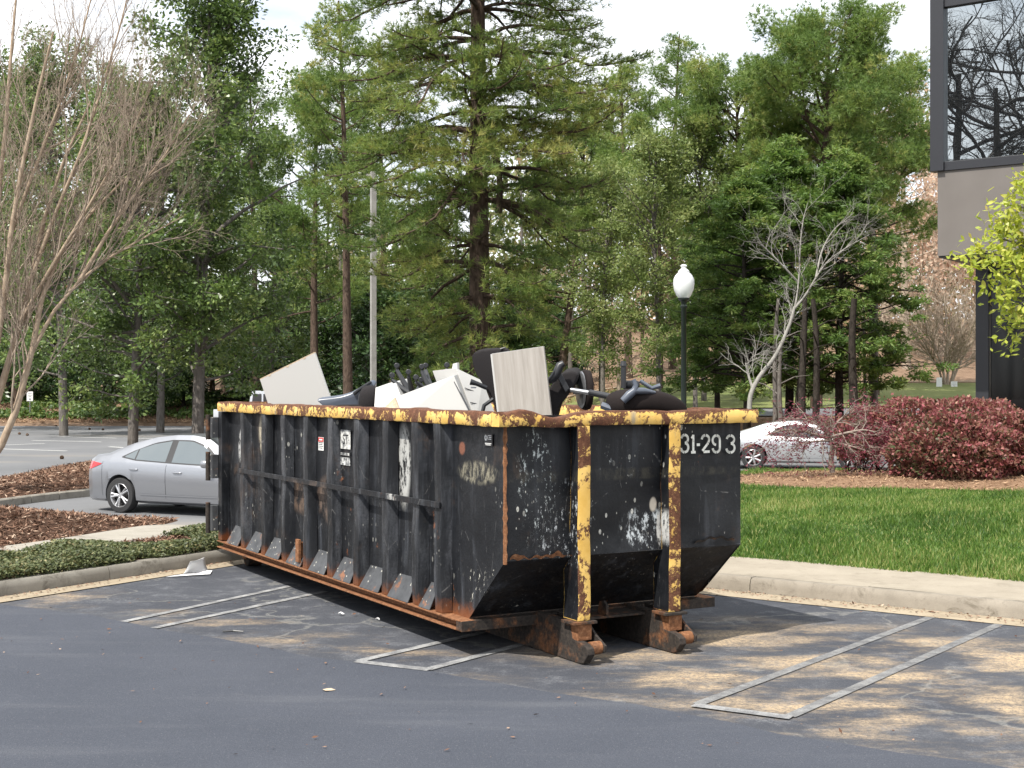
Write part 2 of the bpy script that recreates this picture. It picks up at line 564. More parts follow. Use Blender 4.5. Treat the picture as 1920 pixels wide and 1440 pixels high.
ZL = np.array([(-900, -.3), (76, -.3), (77.5, 0), (82, .7), (95, 1.8), (150, 6), (300, 12), (900, 14)])
ZR = np.array([(-900, -.3), (42, -.3), (46, -.05), (60, .95), (80, 2.15), (110, 6), (150, 10), (300, 16), (900, 18)])


def tz(x, y):
    r = sm(-3, 9, x)
    return (1 - r) * np.interp(y, ZL[:, 0], ZL[:, 1]) + r * np.interp(y, ZR[:, 0], ZR[:, 1])


xs = np.concatenate([np.linspace(-700, -70, 8), np.linspace(-60, 60, 61), np.linspace(70, 700, 8)])
ys = np.concatenate([np.linspace(-300, 30, 10), np.linspace(34, 130, 65), np.linspace(140, 900, 12)])
X, Y = np.meshgrid(xs, ys, indexing='ij')
Z = tz(X, Y)
V = np.stack([X, Y, Z], -1).reshape(-1, 3)
ii, jj = np.meshgrid(np.arange(len(xs) - 1), np.arange(len(ys) - 1), indexing='ij')
q = (ii * len(ys) + jj).ravel()
gme = mesh_np('ground', V, np.stack([q, q + len(ys), q + len(ys) + 1, q + 1], 1), None, M_FOREST)
gme.shade_smooth()
tag(link('ground', gme), kind='structure')


def sheet(name, fn, nu, nv, mat, kind='structure', smooth=True):
    o = MB().grid(fn, nu, nv).build(name, mat, None, smooth)
    o['kind'] = kind
    return o


# parking lot: old asphalt in the stalls, a newer drive lane across the front
corner = np.array([-2.64, 17.5])
B0, B1 = rc(-70, 0)[:2], rc(60, 0)[:2]
t_l = 7.66 - float(C0 @ E_T)                                       # the lane edge, measured from the right curb


def wob(s):
    return .05 * math.sin(s * 1.3) + .035 * math.sin(s * 3.1 + 1) + .02 * math.sin(s * 7.7)


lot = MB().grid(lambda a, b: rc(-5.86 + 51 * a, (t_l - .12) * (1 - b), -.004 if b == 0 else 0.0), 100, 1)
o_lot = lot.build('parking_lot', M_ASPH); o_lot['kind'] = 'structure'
lane = MB().grid(lambda a, b: rc(-60 + 110 * a, (t_l + wob(-60 + 110 * a)) * (1 - b) - 60 * b, .003), 300, 1)
o_lane = lane.build('drive_lane', M_LANE); o_lane['kind'] = 'structure'


def stripe(a, b, w, name='painted_line', z=.004, mat=None, parent=None):
    a, b = Vector(a), Vector(b); d = (b - a).normalized(); nrm = Vector((-d.y, d.x, 0)) * w / 2
    m = MB().add([(a - nrm)[:2] + (z,), (b - nrm)[:2] + (z,), (b + nrm)[:2] + (z,), (a + nrm)[:2] + (z,)], [(0, 1, 2, 3)])
    return m.build(name, mat or M_PAINT, parent)


# hairpin stall lines (pixel ends read off the photograph, laid on the asphalt)
for a, b in (((232, 1166), (545, 1099)), ((288, 1178), (610, 1109)),
             ((672, 1240), (905, 1186)), ((800, 1256), (1010, 1200)),
             ((1308, 1321), (1768, 1149)), ((1480, 1344), (1892, 1163)), ((1335, 1116), (1380, 1108))):
    stripe(G(*a), G(*b), .085, parent=o_lot, mat=M_PAINTW if a[0] > 1200 else M_PAINT)
stripe(G(668, 1241), G(806, 1257), .10, z=.007, parent=o_lot)
stripe(G(1300, 1323), G(1484, 1347), .10, z=.007, parent=o_lot)

# right curb with gutter pan, sidewalk slabs behind it
o_gut = MB().grid(lambda a, b: rc(-5.9 + 30 * a, -.36 + .36 * b, .006 + .012 * (1 - b) * 0), 60, 1).build('gutter', M_GUTTER)
o_gut['kind'] = 'structure'


def curb_run(name, pt, a0, a1, step, mat, z0=-.3, w=.16, h=.15):
    """pt(along, across, z); each cast length is a part of the curb"""
    root = bpy.data.objects.new(name, None); COL.objects.link(root); root['kind'] = 'structure'
    a = a0
    while a < a1 - .01:
        b = min(a + step, a1)
        prof = [(0, z0), (.012, h * .55), (.03, h - .02), (.05, h), (w, h), (w, z0)]
        m = MB()
        na = 4
        g = .004
        rows = [a + g + (b - a - 2 * g) * i / na for i in range(na + 1)]
        vs = [pt(r, p[0] + random.uniform(-.003, .003) * (p[1] > 0), p[1] + random.uniform(-.003, .003) * (p[1] > 0)) for r in rows for p in prof]
        k = len(prof)
        fs = [(i * k + j, (i + 1) * k + j, (i + 1) * k + j + 1, i * k + j + 1) for i in range(na) for j in range(k - 1)]
        fs += [tuple(range(k)), tuple(range(na * k, na * k + k))[::-1]]
        m.add(vs, fs)
        m.build('curb_length', mat, root, smooth=35)
        a = b
    return root


curb_run('curb_along_sidewalk', lambda a, w, z: rc(a, w, z), -5.6, 21, 3.0, M_CURB)
walk = bpy.data.objects.new('sidewalk', None); COL.objects.link(walk); walk['kind'] = 'structure'
s = -5.6 + .35
SLAB_W = 1.5
while s < 20:
    e = s + 2.28
    m = MB()
    m.grid(lambda a, b: rc(s + .006 + (e - s - .012) * a, .164 + (SLAB_W - .164) * b, .148 + .004 * math.sin(a * 5 + s)), 4, 3)
    m.grid(lambda a, b: rc(s + .006 + (e - s - .012) * a, .164 + .002, .148 - .2 * b), 1, 1)
    m.build('slab', M_SLAB, walk)
    s = e
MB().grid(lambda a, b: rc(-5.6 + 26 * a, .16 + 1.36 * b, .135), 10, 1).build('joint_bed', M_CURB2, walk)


# lawn on the right: a gentle bank, down again to the lane behind
LZ = np.array([(1.45, .135), (2.2, .18), (4, .25), (8, .33), (12, .36), (15.5, .24), (19, -.1), (20.5, -.32)])


def lawn_z(x, y):
    t = (np.asarray(x) - C0[0]) * E_T[0] + (np.asarray(y) - C0[1]) * E_T[1]
    return np.interp(t, LZ[:, 0], LZ[:, 1]) + .015 * np.sin(np.asarray(x) * 1.7) * np.sin(np.asarray(y) * 1.3)


def lawn_pt(a, b):
    x, y, _ = rc(-6.2 + 34 * a, 1.48 + 19 * b)
    return (x, y, float(lawn_z(x, y)))


sheet('lawn', lawn_pt, 60, 40, M_TURF)

# lower lot and lane behind the islands
o_far = MB().grid(lambda a, b: (-90 + 150 * a, 17.5 + 62 * b, -.2), 1, 1).build('far_parking_lot', M_FARLOT)
o_far['kind'] = 'structure'
for a, b in (((0, 783 + 3), (50, 787)), ((16, 805), (119, 806.5)), ((89, 800), (197, 803)), ((153, 795.6), (269, 799)), ((245, 795), (350, 797)), ((330, 792), (405, 794)),
             ((94, 818), (219, 822)), ((0, 835), (84, 832)), ((0, 842), (125, 846)), ((205, 838), (236, 840)), ((0, 812), (38, 812.5)),
             ((240, 822), (330, 824)), ((60, 826), (190, 829))):
    A, B = G(*a, -.2), G(*b, -.2)
    stripe(A, B, .16, z=-.19, mat=M_FARPAINT, parent=o_far)

# left bed: curb, strip of ground cover, path, mulch mound
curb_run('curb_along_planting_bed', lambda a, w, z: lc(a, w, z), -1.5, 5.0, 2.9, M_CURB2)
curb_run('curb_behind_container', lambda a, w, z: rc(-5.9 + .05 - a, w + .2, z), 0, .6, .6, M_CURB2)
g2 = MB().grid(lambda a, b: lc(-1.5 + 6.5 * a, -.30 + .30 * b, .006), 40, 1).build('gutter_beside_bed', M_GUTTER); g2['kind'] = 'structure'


def bed_z(w):
    return .12 + .05 * math.sin(min(w, 2.0) * 1.5)


sheet('planting_bed', lambda a, b: lc(-1.5 + 6.7 * a, .15 + 1.60 * b, bed_z(.15 + 1.60 * b) - .03 * (b > .97)), 40, 10, M_MULCH)
path = bpy.data.objects.new('garden_path', None); COL.objects.link(path); path['kind'] = 'structure'
a = 1.9
while a < 8.5:
    m = MB(); b_ = a + 1.5
    f2 = lambda q: 2.85 + .75 * float(sm(2, 7, q))
    m.grid(lambda u, v: lc(a + .005 + 1.49 * u, 1.72 + (f2(a + 1.5 * u) - 1.72) * v, .112 - .30 * float(sm(4.6, 8, a + 1.5 * u))), 3, 2)
    m.build('slab', M_PATH, path)
    a = b_


MOUND = [lc(-3.5, 1.3)[:2], lc(-.4, 1.22)[:2], lc(1.2, 1.35)[:2], lc(2.0, 2.35)[:2], lc(3.4, 3.3)[:2], (-5.1, 19.9), (-5.0, 20.6), (-5.8, 21.1), (-7.2, 21.7), (-9.0, 22.3), (-13, 22.8), (-17, 20.5), (-13, 14)]


def mound(name, outline, mat, h, z0, rings=8, tilt=None):
    """a low heap over an outline: rises from the rim towards the middle"""
    o = np.array(outline, float)
    # smooth the outline
    for _ in range(2):
        o = np.stack([o * .75 + np.roll(o, -1, 0) * .25, o * .25 + np.roll(o, -1, 0) * .75], 1).reshape(-1, 2)
    c = o.mean(0)
    m = MB(); n = len(o)
    vs = []
    for r in range(rings + 1):
        k = r / rings
        zz = z0 + h * float(sm(0, .8, k)) + (.02 * math.sin(r * 3.1))
        for p in o:
            q = p + (c - p) * k
            vs.append((q[0], q[1], zz + .02 * math.sin(q[0] * 2.3) * math.sin(q[1] * 1.9)))
    fs = [(r * n + i, r * n + (i + 1) % n, (r + 1) * n + (i + 1) % n, (r + 1) * n + i) for r in range(rings) for i in range(n)]
    m.add(vs, fs)
    ob = m.build(name, mat, None, True); ob['kind'] = 'structure'
    return ob, o


o_mound, OUT_MOUND = mound('mulch_mound', MOUND, M_MULCH, .34, .06)
ISLAND = [tuple(G(px, py, -.05)[:2]) for px, py in ((-160, 958), (0, 934), (110, 921), (205, 912), (330, 905), (480, 900), (560, 880), (430, 852), (300, 852), (190, 858), (100, 872), (0, 893), (-160, 915))]
o_island, OUT_ISLAND = mound('mulch_island', ISLAND, M_MULCH, .22, -.10)
ik = bpy.data.objects.new('island_curb', None); COL.objects.link(ik); ik['kind'] = 'structure'
ip = [np.array(G(px, py, -.06)[:2]) for px, py in ((-160, 962), (0, 938), (60, 930), (112, 924), (205, 915), (330, 908), (480, 902))]
for a_, b_ in zip(ip[:-1], ip[1:]):
    d = (b_ - a_) / np.linalg.norm(b_ - a_); nn = np.array([-d[1], d[0]])
    m = MB()
    q0, q1 = a_ + d * .01, b_ - d * .01
    m.prism([(0, -.3), (.01, -.07), (.04, -.05), (.16, -.05), (.16, -.3)], 'y', 0, float(np.linalg.norm(q1 - q0)),
            M=Matrix(((nn[0], d[0], 0, q0[0]), (nn[1], d[1], 0, q0[1]), (0, 0, 1, 0), (0, 0, 0, 1))))
    m.build('curb_length', M_CURB2, ik)

# right mulch bed under the red shrubs
BED = [(3.7, 24.5), (5.0, 23.3), (7.0, 22.8), (9.2, 22.0), (12.5, 20.5), (17, 19.0), (18, 25), (15, 28.5), (11, 29.6), (8.2, 29.6), (6.2, 28.4), (4.6, 26.6)]
ob, OUT_BED = mound('shrub_bed', BED, M_STRAW, .13, 0)
me = ob.data
for v in me.vertices: v.co.z += float(lawn_z(v.co.x, v.co.y)) + .012
# straw bed with the tree group, far lawn and road beyond on the right
STRAWB = [(6.2, 46), (9.0, 41.5), (14, 40.5), (22, 42), (24, 50), (18, 58), (10, 57), (6.5, 52)]
ob, OUT_STRAW = mound('pine_straw_bed', STRAWB, M_STRAW, .75, -.15)
for v in ob.data.vertices: v.co.z = max(v.co.z, float(tz(v.co.x, v.co.y)) + .03)
sheet('far_road', lambda a, b: (3 + 60 * a, 57.2 + 3.4 * b + 2 * a, float(tz(3 + 60 * a, 57.2 + 3.4 * b + 2 * a)) + .05), 20, 3, M_FARLOT)
sheet('far_lawn', lambda a, b: (2 + 70 * a, 61.2 + 18.5 * b + 2 * a, float(tz(2 + 70 * a, 61.2 + 18.5 * b + 2 * a)) + .06), 24, 12, M_FARLAWN)
sheet('far_curb', lambda a, b: (2 + 70 * a, 79.7 + .55 * b + 2 * a, float(tz(2 + 70 * a, 79.7 + .3 * b + 2 * a)) + .14), 24, 1, M_GUTTER)
sheet('bright_glade', lambda a, b: (-19 + 8 * a, 92 + 10 * b, float(tz(-19 + 8 * a, 92 + 10 * b)) + .08), 6, 6, M_FARLAWN)


# ------------------------------------------------------------------ setting: loose cover (grass, chips, leaves)
def inside(poly, x, y):
    r = np.zeros(len(x), bool); n = len(poly)
    for i in range(n):
        x0, y0 = poly[i]; x1, y1 = poly[(i + 1) % n]
        c = ((y0 > y) != (y1 > y)) & (x < (x1 - x0) * (y - y0) / (y1 - y0 + 1e-12) + x0)
        r ^= c
    return r


def fnoise(x, y, s, seed=0):
    """cheap smooth noise 0..1"""
    r = np.random.default_rng(seed); o = np.zeros_like(x)
    for k in range(6):
        a, ph = r.random() * 6.28, r.random(2) * 6.28
        fx = s * (1 + .6 * k)
        o += np.sin((x * math.cos(a) + y * math.sin(a)) * fx + ph[0]) / (1 + .4 * k)
    return .5 + o / 6


# grass: more blades near the viewer
N = 420000
s_ = -6 + 16 * rng.random(N); t_ = 1.42 + 16 * rng.random(N) ** 1.15
gx = C0[0] + E_S[0] * s_ + E_T[0] * t_; gy = C0[1] + E_S[1] * s_ + E_T[1] * t_
keep = (~inside(OUT_BED, gx, gy)) & (gx / gy < .42) & (gx / gy > .10)
gx, gy = gx[keep], gy[keep]
tall = fnoise(gx, gy, 1.7, 3)
hb = (.04 + .065 * rng.random(len(gx)) ** 1.5) * (.45 + 1.1 * tall)
base = np.stack([gx, gy, lawn_z(gx, gy) - .01], 1)
d = unit(np.stack([rng.normal(size=len(gx)) * .45, rng.normal(size=len(gx)) * .45, np.ones(len(gx))], 1))
sd = unit(np.cross(d, rand_dir(len(gx)))) * (.007 + .005 * rng.random(len(gx)))[:, None]
V = np.stack([base - sd, base + sd, base + d * hb[:, None]], 1).reshape(-1, 3)
var = np.clip(rng.normal(.42, .24, len(gx)) + (fnoise(gx, gy, .9, 5) - .5) * .6 + (fnoise(gx, gy, 4.0, 8) - .5) * .4, 0, 1)
var = np.where(rng.random(len(gx)) < .07, .95, var)
go = link('grass', mesh_np('grass', V, np.arange(len(gx) * 3).reshape(-1, 3), var, L_GRASS))
tag(go, 'short green lawn grass behind the sidewalk', 'grass', kind='stuff')


def chips(name, label, pts, lo, hi, mat, tilt=.5, asp=.22, cat='mulch'):
    n = len(pts)
    A = rand_dir(n); A[:, 2] *= tilt; Nn = rand_dir(n) * .6 + np.array([0, 0, 1.])
    L = lo + (hi - lo) * rng.random(n)
    V, Fc = leaf_quads(pts, A, unit(Nn), L, L * asp * (.6 + .8 * rng.random(n)))
    o = link(name, mesh_np(name, V, Fc, np.clip(rng.normal(.45, .25, n), 0, 1), mat))
    return tag(o, label, cat, kind='stuff')


from mathutils.bvhtree import BVHTree


def drop(ob, x, y, lift=.01):
    me = ob.data
    bvh = BVHTree.FromPolygons([v.co.copy() for v in me.vertices], [tuple(p.vertices) for p in me.polygons])
    P_ = []
    for a, b in zip(x, y):
        h = bvh.ray_cast(Vector((a, b, 20)), Vector((0, 0, -1)))
        if h[0] is not None: P_.append((a, b, h[0].z + lift * random.random()))
    return np.array(P_)


def scatter(outline, n, ymax=1e9):
    o = np.asarray(outline); lo, hi = o.min(0), o.max(0)
    x = lo[0] + (hi[0] - lo[0]) * rng.random(n); y = lo[1] + (hi[1] - lo[1]) * rng.random(n)
    k = inside(o, x, y) & (np.abs(x / y) < .43)
    return x[k], y[k]


x, y = scatter(OUT_MOUND, 60000)
chips('bark_chips', 'loose brown bark mulch on the mound at the left', drop(o_mound, x, y, .04), .04, .13, L_CHIP)
x, y = scatter(OUT_ISLAND, 26000)
chips('island_bark_chips', 'loose bark mulch on the island behind the silver sedan', drop(o_island, x, y, .04), .05, .16, L_CHIP)
x, y = scatter(OUT_BED, 26000)
P_ = drop(bpy.data.objects['shrub_bed'], x, y, .03)
chips('shrub_bed_chips', 'loose tan mulch round the red shrubs', P_, .04, .14, L_STRAWN, asp=.14)
x, y = scatter(OUT_STRAW, 16000)
P_ = drop(bpy.data.objects['pine_straw_bed'], x, y, .04)
chips('pine_straw', 'brown pine straw under the cedar group', P_, .10, .24, L_STRAWN, asp=.10)
a_ = -2 + 7.2 * rng.random(9000); w_ = .2 + 1.5 * rng.random(9000)
p = K0 + L_D * a_[:, None] + L_N * w_[:, None]
chips('bed_bark_chips', 'bark mulch showing between the ground cover beside the curb', np.stack([p[:, 0], p[:, 1], .12 + .05 * np.sin(np.minimum(w_, 2) * 1.5) + .02 * rng.random(9000)], 1), .04, .11, L_CHIP)

# ground cover: low glossy leaves over the bed by the left curb
N = 90000
a_ = -3.0 + 8.4 * rng.random(N); w_ = .08 + 1.95 * rng.random(N)
dens = fnoise(a_, w_, 1.5, 12) + .25 * fnoise(a_, w_, 4, 13)
wmax = 1.25 + .38 * sm(1.2, 3.0, a_)
bare = 3.0 * (w_ > wmax + .12 * fnoise(a_, w_, 3.0, 31)) + np.exp(-((a_ - 3.05) / .75) ** 2 - ((w_ - 1.35) / .62) ** 2) * 1.2 
k = (dens - bare > .28)
a_, w_ = a_[k], w_[k]; dens = (dens - bare)[k]
p = K0 + L_D * a_[:, None] + L_N * w_[:, None]
hh = (.05 + .15 * np.clip(dens, 0, 1)) * rng.random(len(a_)) ** .55 * np.minimum(1, .35 + (w_ / .3))
C = np.stack([p[:, 0], p[:, 1], .13 + hh], 1)
A = rand_dir(len(C)); A[:, 2] = A[:, 2] * .5 + .15
Nn = unit(rand_dir(len(C)) * .8 + np.array([0, 0, 1.]))
L = .030 + .035 * rng.random(len(C))
V, Fc = leaf_quads(C, A, Nn, L, L * .55)
o = link('ground_cover', mesh_np('ground_cover', V, Fc, np.clip(rng.normal(.45, .27, len(C)), 0, 1), L_COVER))
tag(o, 'low green ground cover along the left curb', 'ground cover', kind='stuff')

# ivy bank beyond the far lot
N = 30000
x = -34 + 33 * rng.random(N); y = 77.5 + 14 * rng.random(N) ** 1.4
k = (fnoise(x, y, .5, 21) + .03 * (y - 79) > .42) & (np.abs(x / y) < .42) & (y > 78.2)
x, y = x[k], y[k]
C = np.stack([x, y, tz(x, y) + .05 + .45 * rng.random(len(x)) * fnoise(x, y, .8, 22)], 1)
V, Fc = leaf_quads(C, rand_dir(len(C)), unit(rand_dir(len(C)) * .8 + np.array([0, -.3, 1.])), .26, .18)
tag(link('ivy', mesh_np('ivy', V, Fc, np.clip(rng.normal(.5, .25, len(C)), 0, 1), L_IVY)), 'ivy carpet on the bank beyond the far parking lot', 'ivy', kind='stuff')
N = 14000
x = -34 + 40 * rng.random(N); y = 77.2 + 9 * rng.random(N) ** 1.5
C = np.stack([x, y, tz(x, y) + .02 + .12 * rng.random(N)], 1)[np.abs(x / y) < .42]
chips('bank_straw', 'brown pine straw along the far edge of the parking lot', C, .2, .5, L_STRAWN, asp=.09)

# dry leaves and grit gathered along the gutters, a few strays on the asphalt
n_ = 1500
s_ = -5.2 + 14 * rng.random(n_); t_ = -.02 - np.abs(rng.normal(size=n_)) * .16
p = C0 + E_S * s_[:, None] + E_T * t_[:, None]
a_ = -1 + 5.6 * rng.random(500); w_ = -.02 - np.abs(rng.normal(size=500)) * .12
p2 = K0 + L_D * a_[:, None] + L_N * w_[:, None]
p3 = np.stack([-4.5 + 10 * rng.random(260), 7.6 + 6 * rng.random(260)], 1)
p = np.concatenate([p, p2, p3])
chips('gutter_litter', 'dry leaf bits and grit gathered along the gutters', np.concatenate([p, .012 + .012 * rng.random((len(p), 1))], 1), .012, .05, L_CHIP, tilt=.15, asp=.4, cat='leaf litter')


# ------------------------------------------------------------------ roll-off container
def black_paint(name, where):
    m = Mat(name, rough=.5, spec=.35)
    c = m.co(); x = m.xyz(c)
    big = m.noise(1.6, 6, .65); med = m.noise(9, 6, .7); fine = m.noise(60, 4, .7)
    streak = m.noise(1.0, 5, .65, m.co(scale=(9, 9, .8)))
    col = m.ramp(big, [(.3, (.0045, .0052, .007)), (.7, (.011, .012, .0145))])
    # chalky grey bloom and vertical washes
    col = m.mix(m.math('MULTIPLY', m.rng(streak, .48, .72, 0, (.35 if where == 'front' else .75)), m.rng(big, .38, .60)), col, (.066, .072, .084))
    # brown grime
    col = m.mix(m.math('MULTIPLY', m.rng(m.noise(2.3, 6, .7, m.co(loc=(4, 2, 7))), .56, .72, 0, .55), m.rng(streak, .35, .6)), col, (.075, .046, .030))
    # rust breaking through
    rust = m.ramp(med, [(.3, (.10, .030, .010)), (.7, (.26, .095, .035))])
    col = m.mix(m.math('MULTIPLY', m.rng(m.noise(3.4, 8, .75, m.co(loc=(9, 1, 3)), .4), .645, .70, 0, .8), 1.0), col, rust)
    if where == 'rib':
        col = m.mix(m.math('MULTIPLY', m.rng(m.noise(1.0, 6, .7, m.co(scale=(5, 5, .9), loc=(1, 4, 2))), .44, .70, 0, .75), m.rng(fine, .3, .6, .4, 1)), col, (.095, .100, .112))
    if where in ('side', 'rib'):
        low = m.rng(m.math('ADD', x[2], m.math('MULTIPLY', m.math('SUBTRACT', med, .5), .35)), .42, .28, 0, .9)
        col = m.mix(low, col, rust)
    # white splashes: small drops, stretched downwards
    dv = m.vor(11, m.co(scale=(1, 1, .55)), rand=1.0)
    d2 = m.vor(26, m.co(scale=(1, 1, .45), loc=(2, 5, 1)))
    gate = m.rng(m.noise(1.3, 3, .5, m.co(loc=(3, 8, 2))), (.48 if where == 'front' else .56), (.64 if where == 'front' else .72))
    spots = m.math('MULTIPLY', m.math('MAXIMUM', m.rng(dv, .155, .12), m.rng(d2, .13, .10, 0, .8)), gate)
    spots = m.math('MULTIPLY', spots, m.rng(fine, .3, .5, .3, 1.0))
    col = m.mix(spots, col, (.50, .49, .44))
    # scrapes: thin diagonal hairlines
    hair = m.vor(2.2, m.co(scale=(1, 1, .35), rot=(.4, .3, .5)), 'DISTANCE_TO_EDGE')
    col = m.mix(m.math('MULTIPLY', m.rng(hair, .006, .001, 0, .45), m.rng(med, .5, .6)), col, (.19, .185, .18))

    def mark(i, j, ci, cj, a, b, tone, lo, hi, amt, sc=16):
        nonlocal col
        e = m.ell(x, i, j, ci, cj, a, b, .55)
        nn = m.noise(sc, 7, .78, m.co(scale=(1, 1, .5)))
        col = m.mix(m.math('MULTIPLY', e, m.rng(nn, lo, hi, 0, amt)), col, tone)
    if where == 'side':
        mark(1, 2, 1.90, 1.43, .13, .34, (.46, .46, .44), .44, .52, .9)
        mark(1, 2, .52, 1.44, .30, .085, (.30, .275, .20), .42, .62, .75, 22)
        mark(1, 2, 5.62, 1.58, .10, .22, (.46, .41, .31), .40, .55, .8)
        mark(1, 2, 6.35, 1.42, .05, .17, (.48, .48, .47), .45, .52, .8, 26)
        mark(1, 2, 4.30, .98, .5, .17, (.15, .10, .07), .42, .6, .7, 6)
        mark(1, 2, 3.62, 1.0, .28, .22, (.16, .115, .09), .42, .6, .7, 6)
        mark(1, 2, .78, 1.62, .05, .05, (.22, .085, .05), .3, .5, .8, 20)
        mark(1, 2, .40, .55, .34, .20, (.62, .60, .52), .60, .64, .9, 20)
    if where == 'front':
        mark(0, 2, .38, 1.35, .16, .45, (.46, .50, .49), .565, .61, .95, 26)
        mark(0, 2, .62, 1.05, .26, .32, (.42, .44, .45), .575, .62, .9, 24)
        mark(0, 2, 1.40, .98, .22, .16, (.52, .56, .58), .51, .60, .9, 18)
        mark(0, 2, 1.475, 1.165, .032, .055, (.44, .40, .34), .25, .40, .95, 20)
        mark(0, 2, 1.53, .98, .022, .14, (.50, .50, .48), .40, .52, .9, 30)
        mark(0, 2, 1.1, 1.42, 1.3, .045, (.10, .09, .065), .42, .66, .4, 8)
        mark(0, 2, 1.15, 1.56, .2, .16, (.40, .42, .42), .60, .64, .9, 24)
    if where == 'slope':
        col = m.mix(m.rng(m.noise(5, 8, .8), .42, .60, 0, .75), col, (.010, .008, .007))
        col = m.mix(m.rng(m.noise(20, 6, .8), .60, .66, 0, .7), col, (.11, .105, .095))
    m.set('Base Color', col)
    m.set('Roughness', m.rng(med, .3, .7, .38, .62))
    m.bump(m.math('ADD', m.math('MULTIPLY', big, 1.2), m.math('ADD', m.math('MULTIPLY', med, .35), m.math('MULTIPLY', fine, .08))), .02, .5)
    return m.m


def yellow_paint(name, chips, grime, top=False):
    m = Mat(name, rough=.55, spec=.4)
    med = m.noise(4.2, 7, .72, m.co(loc=(2, 7, 1)), .6); fine = m.noise(34, 5, .75); st = m.noise(1.0, 5, .7, m.co(scale=(7, 7, .9)))
    col = m.ramp(m.noise(5, 4, .6), [(.3, (.62, .37, .075)), (.7, (.74, .50, .155))])
    col = m.mix(m.rng(st, .56, .70, 0, grime), col, (.25, .225, .18))
    rust = m.ramp(fine, [(.3, (.040, .016, .009)), (.55, (.115, .046, .023)), (.75, (.23, .12, .066))])
    mask = m.math('ADD', m.math('MULTIPLY', med, .72), m.math('MULTIPLY', fine, .28))
    if top:      # the walked-on top face has lost most of its paint
        nz = m.xyz(m.n('TexCoord').outputs['Normal'])[2]
        mask = m.math('ADD', mask, m.rng(nz, .4, .85, 0, .11))
        zc = m.xyz()[2]
        mask = m.math('ADD', mask, m.rng(zc, 1.885, 1.925, 0, .06))
    col = m.mix(m.rng(mask, chips, chips + .035), col, rust)
    m.set('Base Color', col)
    m.set('Roughness', m.rng(mask, chips, chips + .05, .45, .9))
    m.bump(m.math('SUBTRACT', m.math('MULTIPLY', fine, .5), m.rng(mask, chips, chips + .03)), .006, .6)
    return m.m


def rusty(name, dark=.5, k=1.0):
    m = Mat(name, rough=.85, spec=.3)
    n1 = m.noise(4, 7, .7); n2 = m.noise(30, 5, .75)
    rust = m.ramp(n2, [(.28, (.065 * k, .026 * k, .012 * k)), (.55, (.17 * k, .075 * k, .034 * k)), (.78, (.29 * k, .165 * k, .09 * k))])
    blk = m.ramp(n2, [(.3, (.010, .009, .009)), (.7, (.055, .044, .036))])
    m.set('Base Color', m.mix(m.rng(n1, dark - .08, dark + .08), rust, blk))
    m.bump(n2, .008, .6)
    return m.m


M_BSIDE = black_paint('worn_black_side_paint', 'side')
M_BRIB = black_paint('worn_black_rib_paint', 'rib')
M_BFRONT = black_paint('worn_black_front_paint', 'front')
M_BSLOPE = black_paint('scraped_black_paint', 'slope')
M_YRAIL = yellow_paint('chipped_yellow_rail_paint', .492, .95, True)
M_YPOST = yellow_paint('chipped_yellow_post_paint', .485, .85)
M_RUST = rusty('rusty_steel', .64, 1.35)
M_RUSTD = rusty('dark_rusty_steel', .42)
M_GUSSET = Mat('scuffed_grey_plate')
_g = M_GUSSET
_n = _g.noise(6, 7, .75); _f = _g.noise(38, 5, .7)
_c = _g.ramp(_n, [(.3, (.018, .019, .022)), (.7, (.075, .078, .083))])
_c = _g.mix(_g.rng(_g.vor(16), .16, .12, 0, .8), _c, (.52, .50, .43))
_c = _g.mix(_g.rng(_g.noise(5, 6, .7, _g.co(loc=(3, 3, 3))), .58, .66, 0, .9), _c, (.21, .085, .035))
_g.set('Base Color', _c).set('Roughness', .55)
M_GUSSET = _g.m
M_DIGIT = Mat('stencil_white')
_w = M_DIGIT.noise(20, 6, .75)
M_DIGIT.set('Base Color', M_DIGIT.mix(M_DIGIT.rng(_w, .60, .67), (.74, .74, .68), (.16, .11, .07))).set('Roughness', .7)
M_DIGIT = M_DIGIT.m
M_STW = Mat('sticker_white', (.72, .72, .70), .5).m
M_STR = Mat('sticker_red', (.50, .065, .060), .5).m
M_STK = Mat('sticker_black', (.015, .015, .017), .45).m
M_STG = Mat('worn_plate_paint', rough=.6)
_w = M_STG.noise(14, 7, .8)
M_STG.set('Base Color', M_STG.mix(M_STG.rng(_w, .44, .60), (.60, .60, .57), (.13, .135, .14)))
M_STG = M_STG.m
M_STG2 = Mat('scratched_plate_paint', rough=.6)
_w = M_STG2.noise(22, 7, .8)
M_STG2.set('Base Color', M_STG2.mix(M_STG2.rng(_w, .40, .55), (.64, .64, .62), (.10, .105, .11)))
M_STG2 = M_STG2.m
M_RUBBER = Mat('black_rubber', (.016, .016, .017), .7).m

YAW = .513
LEN, WID = 6.91, 2.44
ZT, ZRB = 1.921, 1.811            # top rail
ZF0, ZF1 = .202, .285             # bottom rail
UW0, UW1, VW = .10, 2.34, .10     # outer faces of the side and front walls
ZBEND, VS = .795, .70             # where the front wall bends, where the slope meets the floor
box = thing('rolloff_container', 'long black roll-off dumpster with chipped yellow rails, heaped with office furniture', 'dumpster', (-.093, 9.98, 0), (0, 0, YAW))


def dent(u, v, s=1.0, seed=0.0):
    return s * (.010 * math.sin(u * 2.1 + seed) * math.sin(v * 2.7 + 1 + seed) + .005 * math.sin(u * 5.3 + 2 + seed * 2) * math.sin(v * 6.1 + seed))


